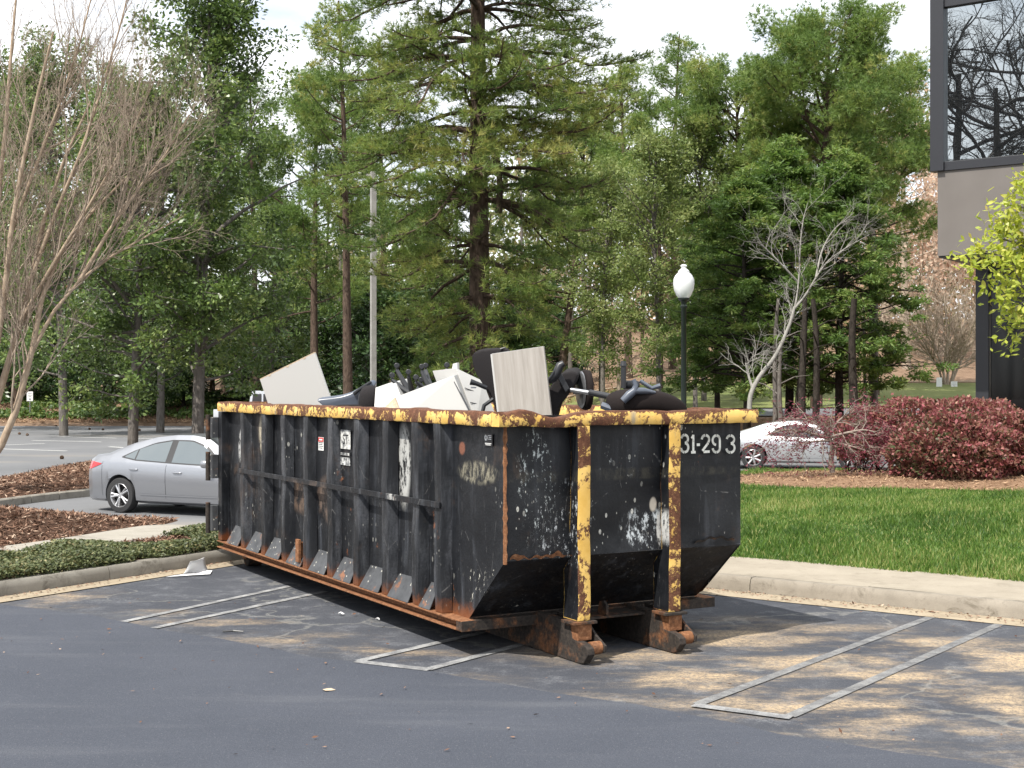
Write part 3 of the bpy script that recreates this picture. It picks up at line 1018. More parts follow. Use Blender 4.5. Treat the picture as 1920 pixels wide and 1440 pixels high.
def panel(name, fn, nu, nv, mat, th_dir, th=.006, parent=None):
    """a dented sheet with real thickness"""
    m = MB()
    m.grid(fn, nu, nv)
    d = Vector(th_dir) * th
    k = len(m.v)
    m.grid(lambda a, b: Vector(fn(a, b)) + d, nu, nv)
    rim = [i * (nv + 1) for i in range(nu + 1)] + [nu * (nv + 1) + j for j in range(1, nv + 1)] + [i * (nv + 1) + nv for i in range(nu - 1, -1, -1)] + [j for j in range(nv - 1, 0, -1)]
    for a, b in zip(rim, rim[1:] + rim[:1]):
        m.f.append((a, b, b + k, a + k)); m.m.append(0)
    return m.build(name, mat, parent or box, smooth=40, weld=True)


# side walls (the front lower corner is cut by the slope)
def side_fn(u, sgn):
    def fn(a, b):
        v = VW + (LEN - .05 - VW) * a
        zlo = ZF1 - .02 if v > VS else ZBEND + (ZF1 - .02 - ZBEND) * (v - VW) / (VS - VW)
        z = zlo + (ZT - .03 - zlo) * b
        edge = min(1, (v - VW) * 4, (z - zlo) * 6 + .001, (ZT - z) * 5)
        return (u + sgn * dent(v, z, 1.0, u) * max(edge, 0), v, z)
    return fn


panel('side_wall', side_fn(UW0, 1), 70, 16, M_BSIDE, (1, 0, 0))
panel('side_wall', side_fn(UW1, -1), 40, 8, M_BSIDE, (-1, 0, 0))


def front_fn(a, b):
    u = UW0 + .004 + (UW1 - UW0 - .008) * a; z = ZBEND + (ZT - .03 - ZBEND) * b
    edge = max(0, min(1, (u - UW0) * 6, (UW1 - u) * 6, (z - ZBEND) * 5 + .25))
    return (u, VW + dent(u * 1.6, z * 1.5, 1.5, 3.3) * edge + .02 * math.sin(math.pi * a) * edge, z)


panel('front_wall', front_fn, 36, 18, M_BFRONT, (0, 1, 0))


def slope_fn(a, b):
    u = UW0 + .004 + (UW1 - UW0 - .008) * a
    e = math.sin(math.pi * b)
    return (u, VS + (VW - .004 - VS) * b + dent(u * 1.5, b * 2, 1.4, 1.1) * e, ZF1 + .005 + (ZBEND + .002 - ZF1) * b + dent(u * 2.2, b * 2, 1.2, 4.1) * e)


panel('slope_panel', slope_fn, 30, 10, M_BSLOPE, (0, .6, .6))
MB().box((UW0 + .008, VS, ZF1 - .03), (UW1 - .008, LEN - .06, ZF1)).build('floor', M_RUSTD, box)
# rear door with its hinges on the left corner post
MB().box((UW0 + .01, LEN - .045, ZF1), (UW1 - .01, LEN + .03, ZT - .02)).build('rear_door', M_BSIDE, box, bevel=.006)
MB().box((-.005, LEN - .16, ZF1 + .01), (.097, LEN - .03, ZT - .115)).build('corner_post', M_BSIDE, box, bevel=.008)
for z0, z1 in ((1.50, 1.74), (1.02, 1.30), (.40, .70)):
    hg = MB().box((-.085, LEN - .05, z0), (-.007, LEN + .035, z1)).build('hinge', M_GUSSET, box, bevel=.006)
    MB().tube([(-.10, LEN + .062, z0 - .03), (-.10, LEN + .062, z1 + .03)], .028, 10).build('hinge_pin', M_RUSTD, hg, smooth=40)


# top rails: square tube, dented along its length
def rail(name, p0, p1, w, inward, seed, mat=M_YRAIL, amp=1.0):
    p0, p1 = Vector(p0), Vector(p1); d = (p1 - p0); L = d.length; d.normalize(); i = Vector(inward)
    n = int(L / .07); m = MB()
    h = ZT - ZRB
    prof = [(.0, -h), (-.006, -h + .012), (-.006, -.014), (.006, 0), (w - .01, 0), (w, -.012), (w, -h)]
    r = random.Random(seed)
    bumps = [(r.uniform(0, L), r.uniform(.05, .16), r.uniform(-.022, .012) * amp, r.uniform(-.02, .018) * amp) for _ in range(int(L * 2.2))]
    vs = []
    for k in range(n + 1):
        t = L * k / n
        dz = sum(b[2] * math.exp(-((t - b[0]) / b[1]) ** 2) for b in bumps) * (1 if 0 < k < n else 0)
        di = sum(b[3] * math.exp(-((t - b[0]) / b[1]) ** 2) for b in bumps) * (1 if 0 < k < n else 0)
        for a, z in prof:
            top = 1 if z > -.05 else .25
            vs.append(p0 + d * t + i * (a + di * top) + Vector((0, 0, ZT + z + dz * top + r.uniform(-.0025, .0025))))
    k = len(prof)
    fs = [(a * k + j, (a + 1) * k + j, (a + 1) * k + (j + 1) % k, a * k + (j + 1) % k) for a in range(n) for j in range(k)]
    fs += [tuple(range(k)), tuple(range(n * k, n * k + k))[::-1]]
    m.add(vs, fs)
    return m.build(name, mat, box, smooth=50, weld=True)


rail('top_rail', (0, .118, 0), (0, LEN, 0), .13, (1, 0, 0), 5)
rail('top_rail', (WID, .118, 0), (WID, LEN, 0), .13, (-1, 0, 0), 6)
rail('top_rail', (-.004, 0, 0), (WID + .004, 0, 0), .116, (0, 1, 0), 8, amp=1.5)
rail('top_rail', (.132, LEN, 0), (WID - .132, LEN, 0), .10, (0, -1, 0), 9)

# ribs down the sides, a strap across them, deflector plates at their feet
RIBS = [6.03, 5.32, 4.68, 4.03, 3.38, 2.735, 2.09, 1.47, 1.05]


def rib(u_wall, out, v, name='rib'):
    m = MB(); w0, w1 = .085, .062
    z0, z1 = ZF1 + .003, ZRB - .002
    nz = 14
    vs = []
    ph = random.uniform(0, 6)
    for k in range(nz + 1):
        z = z0 + (z1 - z0) * k / nz
        j = .006 * math.sin(z * 6 + ph) + .004 * math.sin(z * 15 + ph * 2)
        o = u_wall + out * (.092 + j * .6)
        vs += [(u_wall + out * .001, v - w0, z), (o, v - w1 + j, z), (o, v + w1 + j, z), (u_wall + out * .001, v + w0, z)]
    fs = [(k * 4 + q, (k + 1) * 4 + q, (k + 1) * 4 + q + 1, k * 4 + q + 1) for k in range(nz) for q in range(3)]
    fs += [(0, 1, 2, 3), (nz * 4 + 3, nz * 4 + 2, nz * 4 + 1, nz * 4)]
    m.add(vs, fs)
    return m.build(name, M_BRIB, box, bevel=.006, smooth=45)


for v in RIBS:
    rib(UW0, -1, v); rib(UW1, 1, v)
MB().box((-.012, .98, 1.13), (.005, 6.12, 1.18)).build('strap', M_BSIDE, box, bevel=.003)
for k, v in enumerate(RIBS):
    v1 = v + .092
    v2 = v1 + (.45 if k < 8 else .24)
    zt = ZF1 + .20
    m = MB()
    q = [(-.006, v1 + .03, ZF1 + .004), (-.006, v2, ZF1 + .004), (.094, v2 - .04, zt), (.094, v1 + .05, zt)]
    nrm = Vector((-.9, 0, -.4)) * .008
    m.add(q + [Vector(p) - nrm for p in q], [(0, 1, 2, 3), (7, 6, 5, 4), (0, 4, 5, 1), (1, 5, 6, 2), (2, 6, 7, 3), (3, 7, 4, 0)])
    m.build('deflector_plate', M_GUSSET, box)
MB().box((-.010, 4.18, .33), (.02, 4.27, .56)).box((.02, 4.20, .36), (.095, 4.25, .53)).build('tarp_hook', M_RUST, box, bevel=.004)


# bottom rails (channels), cross beam, runners, pull rollers, rear wheels
def channel(name, poly, axis, a, b, mat):
    return MB().prism(poly, axis, a, b).build(name, mat, box, bevel=.003)


def cpoly(u, s):
    """C section opening outwards"""
    return [(u, ZF0), (u + s * .115, ZF0), (u + s * .115, ZF1), (u, ZF1), (u, ZF1 - .012), (u + s * .08, ZF1 - .014), (u + s * .08, ZF0 + .014), (u, ZF0 + .012)]


channel('bottom_rail', cpoly(-.012, 1), 'y', VS - .11, LEN, M_RUST)
channel('bottom_rail', cpoly(WID + .012, -1), 'y', VS - .11, LEN, M_RUST)
channel('front_beam', [(VS - .115, ZF0), (VS - .02, ZF0), (VS - .02, ZF1 - .002), (VS - .115, ZF1 - .002)], 'x', -.012, WID + .012, M_RUSTD)
# lip of torn sheet curling along the bend of the front wall
m = MB()
def lip(a, b):
    u = .14 + .62 * a
    w = .5 + .5 * math.sin(a * 17) * math.sin(a * 5 + 1)
    return (u, VW - .010 - .018 * b * w, ZBEND + .012 + .045 * b * w + .008 * math.sin(a * 40))
m.grid(lip, 40, 2).build('torn_lip', M_RUST, box, smooth=True)
m = MB()
m.grid(lambda a, b: (1.86 + .40 * a, VW - .008 - .012 * b, ZBEND + .03 + .035 * math.sin(a * 3.1) + .02 * b + .008 * math.sin(a * 21)), 24, 1).build('torn_lip', M_RUSTD, box, smooth=True)
# rusted corner seam of the near front corner
m = MB()
_r = random.Random(4)
_o = [(_r.uniform(-.007, .007), _r.uniform(-.007, .007), _r.uniform(.006, .022)) for _ in range(31)]
vs = []
for k, (du, dv, w) in enumerate(_o):
    z = ZBEND - .02 + (ZRB - ZBEND + .02) * k / 30
    vs += [(UW0 - .004 + du * .3, VW + w + .004, z), (UW0 - .007 + du * .5, VW - .006 + dv * .5, z), (UW0 + w + .004, VW - .006 + dv * .3, z)]
m.add(vs, [(k * 3 + j, (k + 1) * 3 + j, (k + 1) * 3 + j + 1, k * 3 + j + 1) for k in range(30) for j in range(2)])
m.build('corner_seam', M_RUST, box, smooth=True)

for uc in (.745, 1.60):
    # runner: heavy bar on edge with an upturned nose
    prof = [(LEN - .25, .0), (LEN - .05, .10), (LEN - .05, ZF0 - .002), (.62, ZF0 - .002), (.62, ZF1 + .02), (.10, ZF1 + .01), (.06, .175), (-.10, .155), (-.155, .13), (-.165, .085), (-.10, .012), (-.05, .003)]
    run = MB().prism([(b, c) for b, c in prof], 'x', uc - .075, uc - .012).build('runner', M_RUSTD, box, bevel=.006)
    # front post: yellow channel from rail to runner
    m = MB()
    sec = [(uc - .062, VW + .01), (uc - .062, -.008), (uc + .048, -.008), (uc + .048, VW + .01)]
    nz = 24; vs = []
    for k in range(nz + 1):
        z = ZF1 + .03 + (ZRB - .004 - ZF1 - .03) * k / nz
        j = .004 * math.sin(z * 7 + uc * 5) + .003 * math.sin(z * 17)
        back = 0 if z > ZBEND else (ZBEND - z) / (ZBEND - ZF1) * (VS - VW) * .98
        vs += [(sec[0][0] + j, sec[0][1] + min(back, .10), z), (sec[1][0] + j, sec[1][1] + j * .5, z), (sec[2][0] + j, sec[2][1] + j * .5, z), (sec[3][0] + j, sec[3][1] + min(back, .10), z)]
    fs = [(k * 4 + a, (k + 1) * 4 + a, (k + 1) * 4 + (a + 1) % 4, k * 4 + (a + 1) % 4) for k in range(nz) for a in range(4)] + [(0, 1, 2, 3), (nz * 4 + 3, nz * 4 + 2, nz * 4 + 1, nz * 4)]
    mis = []
    for k in range(nz):
        mis += [1, 0, 1, 1]
    b0 = len(m.f)
    m.add(vs, fs); m.m[b0:b0 + len(mis)] = mis
    post = m.build('front_post', [M_YPOST, M_BFRONT], box, bevel=.007, smooth=40)
    MB().box((uc - .115, -.035, ZF1 + .006), (uc + .095, .16, ZF1 + .028)).build('foot_plate', M_RUSTD, post, bevel=.004)
    MB().box((uc - .070, -.012, .165), (uc + .058, .10, ZF1 + .004)).build('foot_block', M_RUST, post, bevel=.006)
    # bracket plates and the pull roller
    br = MB().prism([(.55, ZF1 + .015), (.55, ZF0), (.12, .14), (-.10, .075), (-.145, .09), (-.15, .14), (-.02, .20), (.10, ZF1)], 'x', uc + .085, uc + .105).build('bracket', M_RUSTD, box, bevel=.004)
    rl = MB().tube([(uc - .008, -.085, .118), (uc + .083, -.085, .118)], .050, 18).build('pull_roller', M_RUST, br, smooth=40)
    MB().tube([(uc + .106, -.085, .118), (uc + .118, -.085, .118)], .026, 12).build('bolt', M_RUSTD, br, smooth=40)
MB().box((.82, .30, ZF1 - .03), (1.52, .60, ZF1 - .012)).build('tow_plate', M_RUSTD, box, bevel=.003)
MB().prism([(.30, ZF1 - .010), (.30, ZF1 + .075), (.34, ZF1 + .105), (.40, ZF1 + .095), (.44, ZF1 - .010)], 'x', 1.14, 1.165).build('tow_lug', M_RUSTD, box, bevel=.004)
for uc in (.32, 2.02):
    w = MB().lathe([(.0, -.09), (.095, -.09), (.105, -.08), (.105, .08), (.095, .09), (0, .09)], 22, M=Matrix.Translation((uc, LEN - .35, .105)), axis='x').build('rear_wheel', M_RUSTD, box, smooth=40)
    MB().prism([(LEN - .48, ZF0), (LEN - .22, ZF0), (LEN - .30, .09), (LEN - .40, .09)], 'x', uc - .115, uc - .098).prism([(LEN - .48, ZF0), (LEN - .22, ZF0), (LEN - .30, .09), (LEN - .40, .09)], 'x', uc + .098, uc + .115).build('wheel_fork', M_RUST, box, bevel=.003)


# stickers on the side wall and the stencilled number on the front
def decal(name, v0, v1, z0, z1, mat, parent, lift=.013, u=None):
    u = UW0 if u is None else u
    m = MB().box((u - lift - .0015, v0, z0), (u - lift, v1, z1))
    return m.build(name, mat, parent)


st = decal('caution_sticker', 3.735, 3.875, 1.475, 1.605, M_STW, box)
decal('red_band', 3.738, 3.872, 1.560, 1.602, M_STR, st, .0150)
for k, z in enumerate((1.548, 1.532, 1.514, 1.496)):
    decal('text_line', 3.75 + .012 * (k % 2), 3.86, z, z + .006, M_STK, st, .0150)
decal('text_line', 3.765, 3.845, 1.575, 1.587, M_STW, st, .0165)

sg = decal('name_plate', 3.055, 3.355, 1.515, 1.695, M_STG, box, .012)
pl2 = decal('address_patch', 3.065, 3.355, 1.36, 1.435, M_STG2, box, .012)
decal('lettering_strip', 3.06, 3.35, 1.447, 1.487, M_STK, box, .012)
for k in range(7):
    decal('letter_bar', 3.085 + k * .037, 3.108 + k * .037, 1.455, 1.479, M_STG, box, .0135)


def text_mesh(body, size):
    cu = bpy.data.curves.new('lettering', 'FONT'); cu.body = body; cu.size = size; cu.extrude = .0008
    ob = bpy.data.objects.new('lettering', cu); COL.objects.link(ob)
    me = bpy.data.meshes.new_from_object(ob.evaluated_get(bpy.context.evaluated_depsgraph_get()))
    bpy.data.objects.remove(ob); bpy.data.curves.remove(cu)
    return me


tm = text_mesh('ST', .135)
tm.materials.clear(); tm.materials.append(M_STK)
# text runs towards the viewer's right: from the rear of the container to its front
tm.transform(Matrix(((0, 0, -1, UW0 - .0150), (-1, 0, 0, 3.245), (0, 1, 0, 1.560), (0, 0, 0, 1))))
link('lettering', tm, sg)

lg = decal('hire_sticker', .27, .40, 1.655, 1.748, M_STK, box, .011)
m = MB()
for k in range(18):
    a0, a1 = 2 * math.pi * k / 18, 2 * math.pi * (k + 1) / 18
    if k in (4, 5, 12): continue
    cy, cz = .368, 1.717
    m.add([(UW0 - .0145, cy + .010 * math.cos(a0), cz + .010 * math.sin(a0)), (UW0 - .0145, cy + .024 * math.cos(a0), cz + .024 * math.sin(a0)), (UW0 - .0145, cy + .024 * math.cos(a1), cz + .024 * math.sin(a1)), (UW0 - .0145, cy + .010 * math.cos(a1), cz + .010 * math.sin(a1))], [(0, 1, 2, 3)])
m.build('round_emblem', M_STW, lg)
for z, v0, v1 in ((1.731, .285, .335), (1.718, .285, .325), (1.705, .285, .335), (1.672, .285, .385), (1.661, .295, .375)):
    decal('text_line', v0, v1, z, z + .005, M_STW, lg, .0130)

# stencil strokes, each a little ribbon; gaps where the stencil's bridges were
def arc(cx, cz, rx, rz, a0, a1, n=10):
    return [(cx + rx * math.cos(R(a0 + (a1 - a0) * i / n)), cz + rz * math.sin(R(a0 + (a1 - a0) * i / n))) for i in range(n + 1)]


GLYPH = {
    '3': [arc(.5, .74, .40, .22, 165, 98), arc(.5, .74, .40, .22, 82, -80), arc(.5, .27, .44, .25, 80, -82), arc(.5, .27, .44, .25, -98, -170)],
    '1': [[(.5, 0), (.5, .97)], [(.5, .95), (.22, .80)], [(.15, .03), (.85, .03)]],
    '-': [[(.1, .46), (.9, .46)]],
    '2': [arc(.5, .72, .42, .24, 172, 100), arc(.5, .72, .42, .24, 80, -35), [(.80, .52), (.16, .12)], [(.30, .05), (.95, .05)]],
    '9': [arc(.5, .70, .40, .26, 82, -5), arc(.5, .70, .40, .26, 98, 262), [(.90, .70), (.90, .30)], arc(.5, .28, .40, .25, 0, -82), arc(.5, .28, .40, .25, -98, -170)],
}


def ribbon(m, pts, w, f):
    for (a, b) in zip(pts[:-1], pts[1:]):
        d = Vector((b[0] - a[0], b[1] - a[1])); n = Vector((-d.y, d.x)).normalized() * w / 2; e = d.normalized() * w * .12
        q = [(a[0] - e.x - n.x, a[1] - e.y - n.y), (b[0] + e.x - n.x, b[1] + e.y - n.y), (b[0] + e.x + n.x, b[1] + e.y + n.y), (a[0] - e.x + n.x, a[1] - e.y + n.y)]
        m.add([f(*p) for p in q], [(0, 1, 2, 3)])


for k, (ch, uc, w) in enumerate((('3', 1.755, .082), ('1', 1.842, .058), ('-', 1.893, .034), ('2', 1.965, .088), ('9', 2.075, .092), ('3', 2.222, .096))):
    m = MB()
    hgt = .148; z0 = 1.575 - .004 * k + .006 * (k > 2)
    lift = .0025 * 0
    f = lambda p, z: (uc - w / 2 + w * p, VW - .016, z0 + hgt * z)
    for j, st_ in enumerate(GLYPH[ch]):
        ribbon(m, [(a * 1.0, b) for a, b in st_], .0, f) if False else None
        pts = [(uc - w / 2 + w * a, z0 + hgt * b) for a, b in st_]
        ribbon(m, pts, .021, lambda p, z, j=j: (p, VW - .016 - .0004 * j, z))
    m.build('number_stencil', M_DIGIT, box)


# ------------------------------------------------------------------ dumpster contents
M_WHITEB = Mat('white_laminate', (.45, .445, .43), .45).m
M_TANB = Mat('raw_chipboard', rough=.85)
M_TANB.set('Base Color', M_TANB.ramp(M_TANB.noise(70, 4, .7), [(.3, (.36, .27, .18)), (.7, (.56, .46, .34))])); M_TANB = M_TANB.m
M_WOODB = Mat('grey_wood_laminate', rough=.5)
_n = M_WOODB.noise(1.0, 6, .7, M_WOODB.co(scale=(24, 1.4, 24)), .3)
M_WOODB.set('Base Color', M_WOODB.ramp(_n, [(.3, (.25, .225, .20)), (.5, (.32, .295, .265)), (.7, (.39, .36, .33))])); M_WOODB = M_WOODB.m
M_PLAST = Mat('black_plastic', (.018, .019, .022), .38).m
M_SHELL = Mat('blue_grey_plastic', (.075, .088, .115), .3, spec=.6).m
M_FAB = Mat('black_fabric', rough=.92, spec=.15)
M_FAB.set('Base Color', M_FAB.ramp(M_FAB.noise(160, 3, .7), [(.3, (.014, .013, .014)), (.7, (.030, .027, .028))])); M_FAB.bump(M_FAB.noise(220, 2, .6), .002, .6); M_FAB = M_FAB.m
M_FABB = Mat('brown_black_fabric', rough=.92, spec=.15)
M_FABB.set('Base Color', M_FABB.ramp(M_FABB.noise(150, 3, .7), [(.3, (.010, .008, .008)), (.7, (.024, .018, .017))])); M_FABB = M_FABB.m
M_STEEL = Mat('dull_steel', (.42, .43, .45), .4, metal=.9).m
M_LINE = Mat('dark_edge_strip', (.03, .032, .036), .5).m


def frame(o, ex, ey):
    """matrix with origin o, x along ex, y near ey, z completing it"""
    ex = Vector(ex).normalized(); ez = ex.cross(Vector(ey)).normalized(); ey = ez.cross(ex)
    return Matrix(((ex.x, ey.x, ez.x, o[0]), (ex.y, ey.y, ez.y, o[1]), (ex.z, ey.z, ez.z, o[2]), (0, 0, 0, 1)))


# leaning white board, raw top edge with screw holes
A_, B_ = P(489, 712, 15.35), P(591, 662, 14.85)
D_ = P(633, 750, 14.75) - B_
t = thing('white_board', 'plain white laminate board leaning at the far left end of the dumpster', 'board', (0, 0, 0))
t.matrix_world = frame(A_, B_ - A_, D_)
Wb = (B_ - A_).length
MB().box((0, 0, -.013), (Wb, 1.55, .013)).build('panel', M_WHITEB, t, bevel=.002)
MB().box((-.001, -.012, -.0125), (Wb + .001, -.0005, .0125)).build('raw_edge', M_TANB, t)
for k in (.16, .5, .80):
    MB().box((k * Wb, -.004, -.0155), (k * Wb + .035, .012, -.0135)).build('fixing', M_TANB, t)

# grey wood-grain door panel standing near the front
A_, B_ = P(922, 664, 11.60), P(1019, 650, 11.45)
D_ = P(1031, 770, 11.42) - B_
t = thing('wood_panel', 'grey wood-grain panel standing upright in the dumpster', 'board')
t.matrix_world = frame(A_, B_ - A_, D_)
Wb = (B_ - A_).length
MB().box((.004, 0, 0), (Wb, 1.15, .03)).build('panel', M_WOODB, t, bevel=.0015)
MB().box((-.012, 0, .001), (.0035, 1.15, .031)).build('edge_band', M_WHITEB, t)
MB().box((0, -.004, .0005), (Wb, -.0005, .0295)).build('edge_band', M_WHITEB, t)


# white cabinet tipped on its side: panel towards the viewer, paler back with a dark seam
def hexa(name, label, cat, pts, mat, depth, parts=None):
    """a box-like carcass from four front corners (photograph) and a depth direction"""
    t = thing(name, label, cat, pts[0])
    o = Vector(pts[0]); d = Vector(depth)
    f4 = [Vector(p) - o for p in pts]
    b4 = [p + d for p in f4]
    m = MB().add(f4 + b4, [(0, 1, 2, 3), (7, 6, 5, 4), (0, 4, 5, 1), (1, 5, 6, 2), (2, 6, 7, 3), (3, 7, 4, 0)])
    m.build('carcass', mat, t, bevel=.004)
    return t, f4, d


t, f4, d = hexa('white_cabinet', 'white cabinet side lying askew, tan end showing, left of the pale drawer box', 'cabinet',
                [P(757, 786, 12.75), P(741, 745, 12.9), P(851, 704, 12.35), P(884, 786, 12.15)], M_WHITEB, Vector((.03, .34, .02)))
m = MB().add([f4[0] + Vector((-.006, -.004, 0)), f4[1] + Vector((-.006, -.004, 0)), f4[1] + Vector((-.10, .06, -.085)), f4[0] + Vector((-.22, .06, 0))], [(0, 1, 2, 3)])
m.v += [tuple(Vector(v) + Vector((.01, .02, 0))) for v in m.v[:4]]; m.f += [(7, 6, 5, 4), (0, 4, 5, 1), (1, 5, 6, 2), (2, 6, 7, 3), (3, 7, 4, 0)]; m.m += [0] * 5
m.build('end_panel', M_TANB, t)
m = MB().tube([f4[2] * .98 + Vector((.015, -.012, -.05)), f4[3] + Vector((.005, -.012, .03))], .008, 6).build('seal_strip', M_LINE, t)
t, f4, d = hexa('drawer_box', 'bright white drawer box tilted up between the cabinet side and the chair back', 'cabinet',
                [P(893, 790, 12.3), P(855, 690, 12.6), P(905, 714, 12.75), P(934, 790, 12.6)], M_WHITEB, Vector((-.25, .5, -.02)))
for k in (.35, .62):
    a = f4[0].lerp(f4[1], k) + Vector((.012, -.004, 0)); b = f4[3].lerp(f4[2], k) + Vector((-.012, -.004, 0))
    MB().tube([a, b], .004, 5).build('drawer_gap', M_LINE, t)
MB().box((-.05, -.012, .30), (.0, -.002, .315)).build('label_holder', M_STEEL, t)
t, f4, d = hexa('thin_white_panel', 'thin white panel tip standing behind the white cabinet side', 'board',
                [P(842, 722, 12.75), P(849, 682, 12.8), P(857, 680, 12.75), P(858, 722, 12.7)], M_WHITEB, Vector((.02, .03, 0)))
t, f4, d = hexa('low_cabinet', 'pale drawer front lying flat under the upturned chair bases', 'drawer',
                [P(700, 786, 13.3), P(704, 727, 13.6), P(742, 718, 13.5), P(768, 786, 13.2)], M_WHITEB, Vector((.1, .45, .05)))
MB().tube([f4[1] * .75 + f4[2] * .2 + Vector((0, -.01, -.03)), f4[1] * .45 + f4[2] * .5 + Vector((0, -.01, -.03))], .006, 6).build('pull', M_STEEL, t)
# furniture filling the body of the dumpster, under the visible heap
for (u, v, w, l, h, tilt, lab) in ((.55, 4.2, .9, 1.1, 1.05, .06, 'white storage unit buried deepest in the rear of the heap'), (.6, 2.4, 1.0, 1.0, .95, -.05, 'white storage unit buried in the middle of the heap'), (.9, .95, .85, .8, .85, .04, 'white storage unit buried at the front of the heap')):
    t = thing('storage_unit', lab, 'cabinet')
    t.parent = None
    mw = Matrix.Translation((-.093, 9.98, 0)) @ Matrix.Rotation(YAW, 4, 'Z') @ Matrix.Translation((u + w / 2, v + l / 2, ZF1 + .03)) @ Matrix.Rotation(tilt, 4, 'Y')
    t.matrix_world = mw
    MB().box((-w / 2, -l / 2, 0), (w / 2, l / 2, h)).build('carcass', M_WHITEB, t, bevel=.006)
    MB().box((-w / 2 + .03, -l / 2 - .018, .05), (w / 2 - .03, -l / 2 - .001, h - .05)).build('door', M_WOODB, t, bevel=.003)


# ---- office chairs, thrown in at odd angles
def px_solid(outline, D, depth, origin, skew=(0, 0, 0)):
    """a solid with the outline seen in the photograph, real depth away from the viewer"""
    f = [P(px, py, D) - origin for px, py in outline]
    d = Vector((0, depth, 0)) + Vector(skew)
    n = len(f)
    return MB().add(f + [p + d for p in f], [tuple(range(n)), tuple(range(n, 2 * n))[::-1]] + [(i, n + i, n + (i + 1) % n, (i + 1) % n) for i in range(n)])


GRP = 'office chairs thrown into the dumpster'


# two upturned five-star bases, casters in the air
def star_base(label, hub, D, ends):
    o = P(*hub, D)
    t = thing('upturned_chair_base', label, 'chair base', o, group=GRP)
    MB().tube([Vector((0, 0, -.30)), Vector((0, 0, .0)), Vector((0, 0, .05))], [.03, .03, .045], 12).build('gas_lift', M_PLAST, t, smooth=40)
    for px, py, dd in ends:
        e = P(px, py, D + dd) - o
        k = e * .55 + Vector((0, 0, -.012))
        lg = MB().tube([e * .06, k, e], [.032, .027, .019], 8).build('base_leg', M_PLAST, t, smooth=40)
        u = Vector((e.x, e.y, 0)).normalized() * .012
        c = MB()
        c.tube([e, e + Vector((0, 0, .035))], .010, 8)
        for sg_ in (-1, 1):
            c.lathe([(0, -.010), (.022, -.010), (.028, -.005), (.028, .005), (.022, .010), (0, .010)], 14, M=Matrix.Translation(e + Vector((0, sg_ * .014, .045))), axis='y')
        c.build('caster', M_PLAST, lg, smooth=40)
    return t


star_base('upturned chair base with casters in the air, nearest the tipped chair', (775, 742), 13.5, ((735, 712, .05), (744, 694, .15), (766, 706, -.15), (790, 720, .3), (800, 735, -.1)))
star_base('upturned chair base with casters in the air, behind the white cabinet side', (812, 738), 13.3, ((791, 696, .1), (798, 694, .25), (838, 693, .15), (848, 712, -.2), (780, 716, -.1)))

# tipped chair with the blue-grey shell at the left
o = P(655, 760, 13.75)
t = thing('tipped_chair', 'tipped chair with a blue-grey shell beside the leaning white board', 'chair', o, group=GRP)
px_solid([(593, 751), (601, 749), (622, 747), (640, 744), (656, 739), (670, 731), (684, 722), (696, 716), (703, 722), (697, 733), (686, 742), (676, 752), (672, 764), (668, 790), (622, 790), (606, 762)], 13.75, .05, o, (.02, 0, .03)).build('back_shell', M_SHELL, t, bevel=.014, smooth=50)
px_solid([(661, 736), (682, 721), (695, 714), (697, 717), (672, 734), (664, 742)], 13.72, .10, o).build('back_rim', M_PLAST, t, bevel=.01, smooth=50)
MB().superq(P(694, 752, 13.7) - o, (.105, .16, .16), .7, .7, 12, 20).build('seat', M_FAB, t, smooth=True)
MB().tube([P(673, 764, 13.7) - o, P(674, 742, 13.7) - o, P(690, 730, 13.72) - o, P(704, 736, 13.75) - o], .014, 8).build('armrest', M_PLAST, t, smooth=40)
MB().tube([P(706, 748, 13.66) - o, P(712, 768, 13.66) - o, P(718, 775, 13.66) - o], [.03, .034, .03], 8).build('tilt_lever', M_SHELL, t, smooth=40)
MB().superq(P(656, 764, 13.6) - o, (.16, .12, .03), .6, .6, 8, 20).build('seat_edge', M_FABB, t, smooth=True)

# tall black back leaning behind the wood panel
o = P(920, 780, 12.3)
t = thing('leaning_chair_back', 'tall black chair back leaning behind the grey wood panel', 'chair', o, group=GRP)
px_solid([(884, 667), (890, 660), (905, 656), (925, 655), (946, 655), (955, 664), (960, 780), (935, 790), (921, 748), (906, 724), (892, 702), (885, 682)], 12.3, .10, o, (.03, 0, .02)).build('backrest', M_FAB, t, bevel=.03, smooth=60)
MB().tube([P(882, 716, 12.25) - o, P(893, 719, 12.25) - o, P(912, 727, 12.27) - o], [.03, .022, .022], 10).build('arm_stub', M_PLAST, t, smooth=40)
MB().tube([P(938, 655, 12.3) - o, P(948, 651, 12.3) - o], [.012, .006], 6).build('adjuster', M_PLAST, t, smooth=40)
MB().tube([P(900, 790, 12.2) - o, P(908, 760, 12.2) - o, P(925, 748, 12.2) - o], .018, 8).build('frame_loop', M_PLAST, t, smooth=40)

# chair right of the panel: seat tipped up, arm curling over it
o = P(1055, 775, 11.7)
t = thing('leaning_chair', 'black chair tipped up right of the wood panel, arm curling over it', 'chair', o, group=GRP)
px_solid([(1026, 790), (1028, 732), (1040, 712), (1056, 699), (1070, 696), (1079, 697), (1084, 704), (1080, 716), (1070, 733), (1058, 750), (1046, 766), (1040, 790)], 11.7, .34, o, (.05, 0, .04)).build('seat', M_FAB, t, bevel=.035, smooth=60)
m = MB()
m.tube([P(1028, 716, 11.6) - o, P(1037, 710, 11.6) - o, P(1045, 697, 11.6) - o, P(1050, 685, 11.6) - o, P(1057, 681, 11.6) - o], [.024, .036, .036, .036, .026], 12)
m.build('arm_pad', M_PLAST, t, smooth=50)
px_solid([(1041, 702), (1049, 693), (1068, 728), (1061, 736)], 11.62, .04, o).build('arm_bracket', M_PLAST, t, bevel=.006)

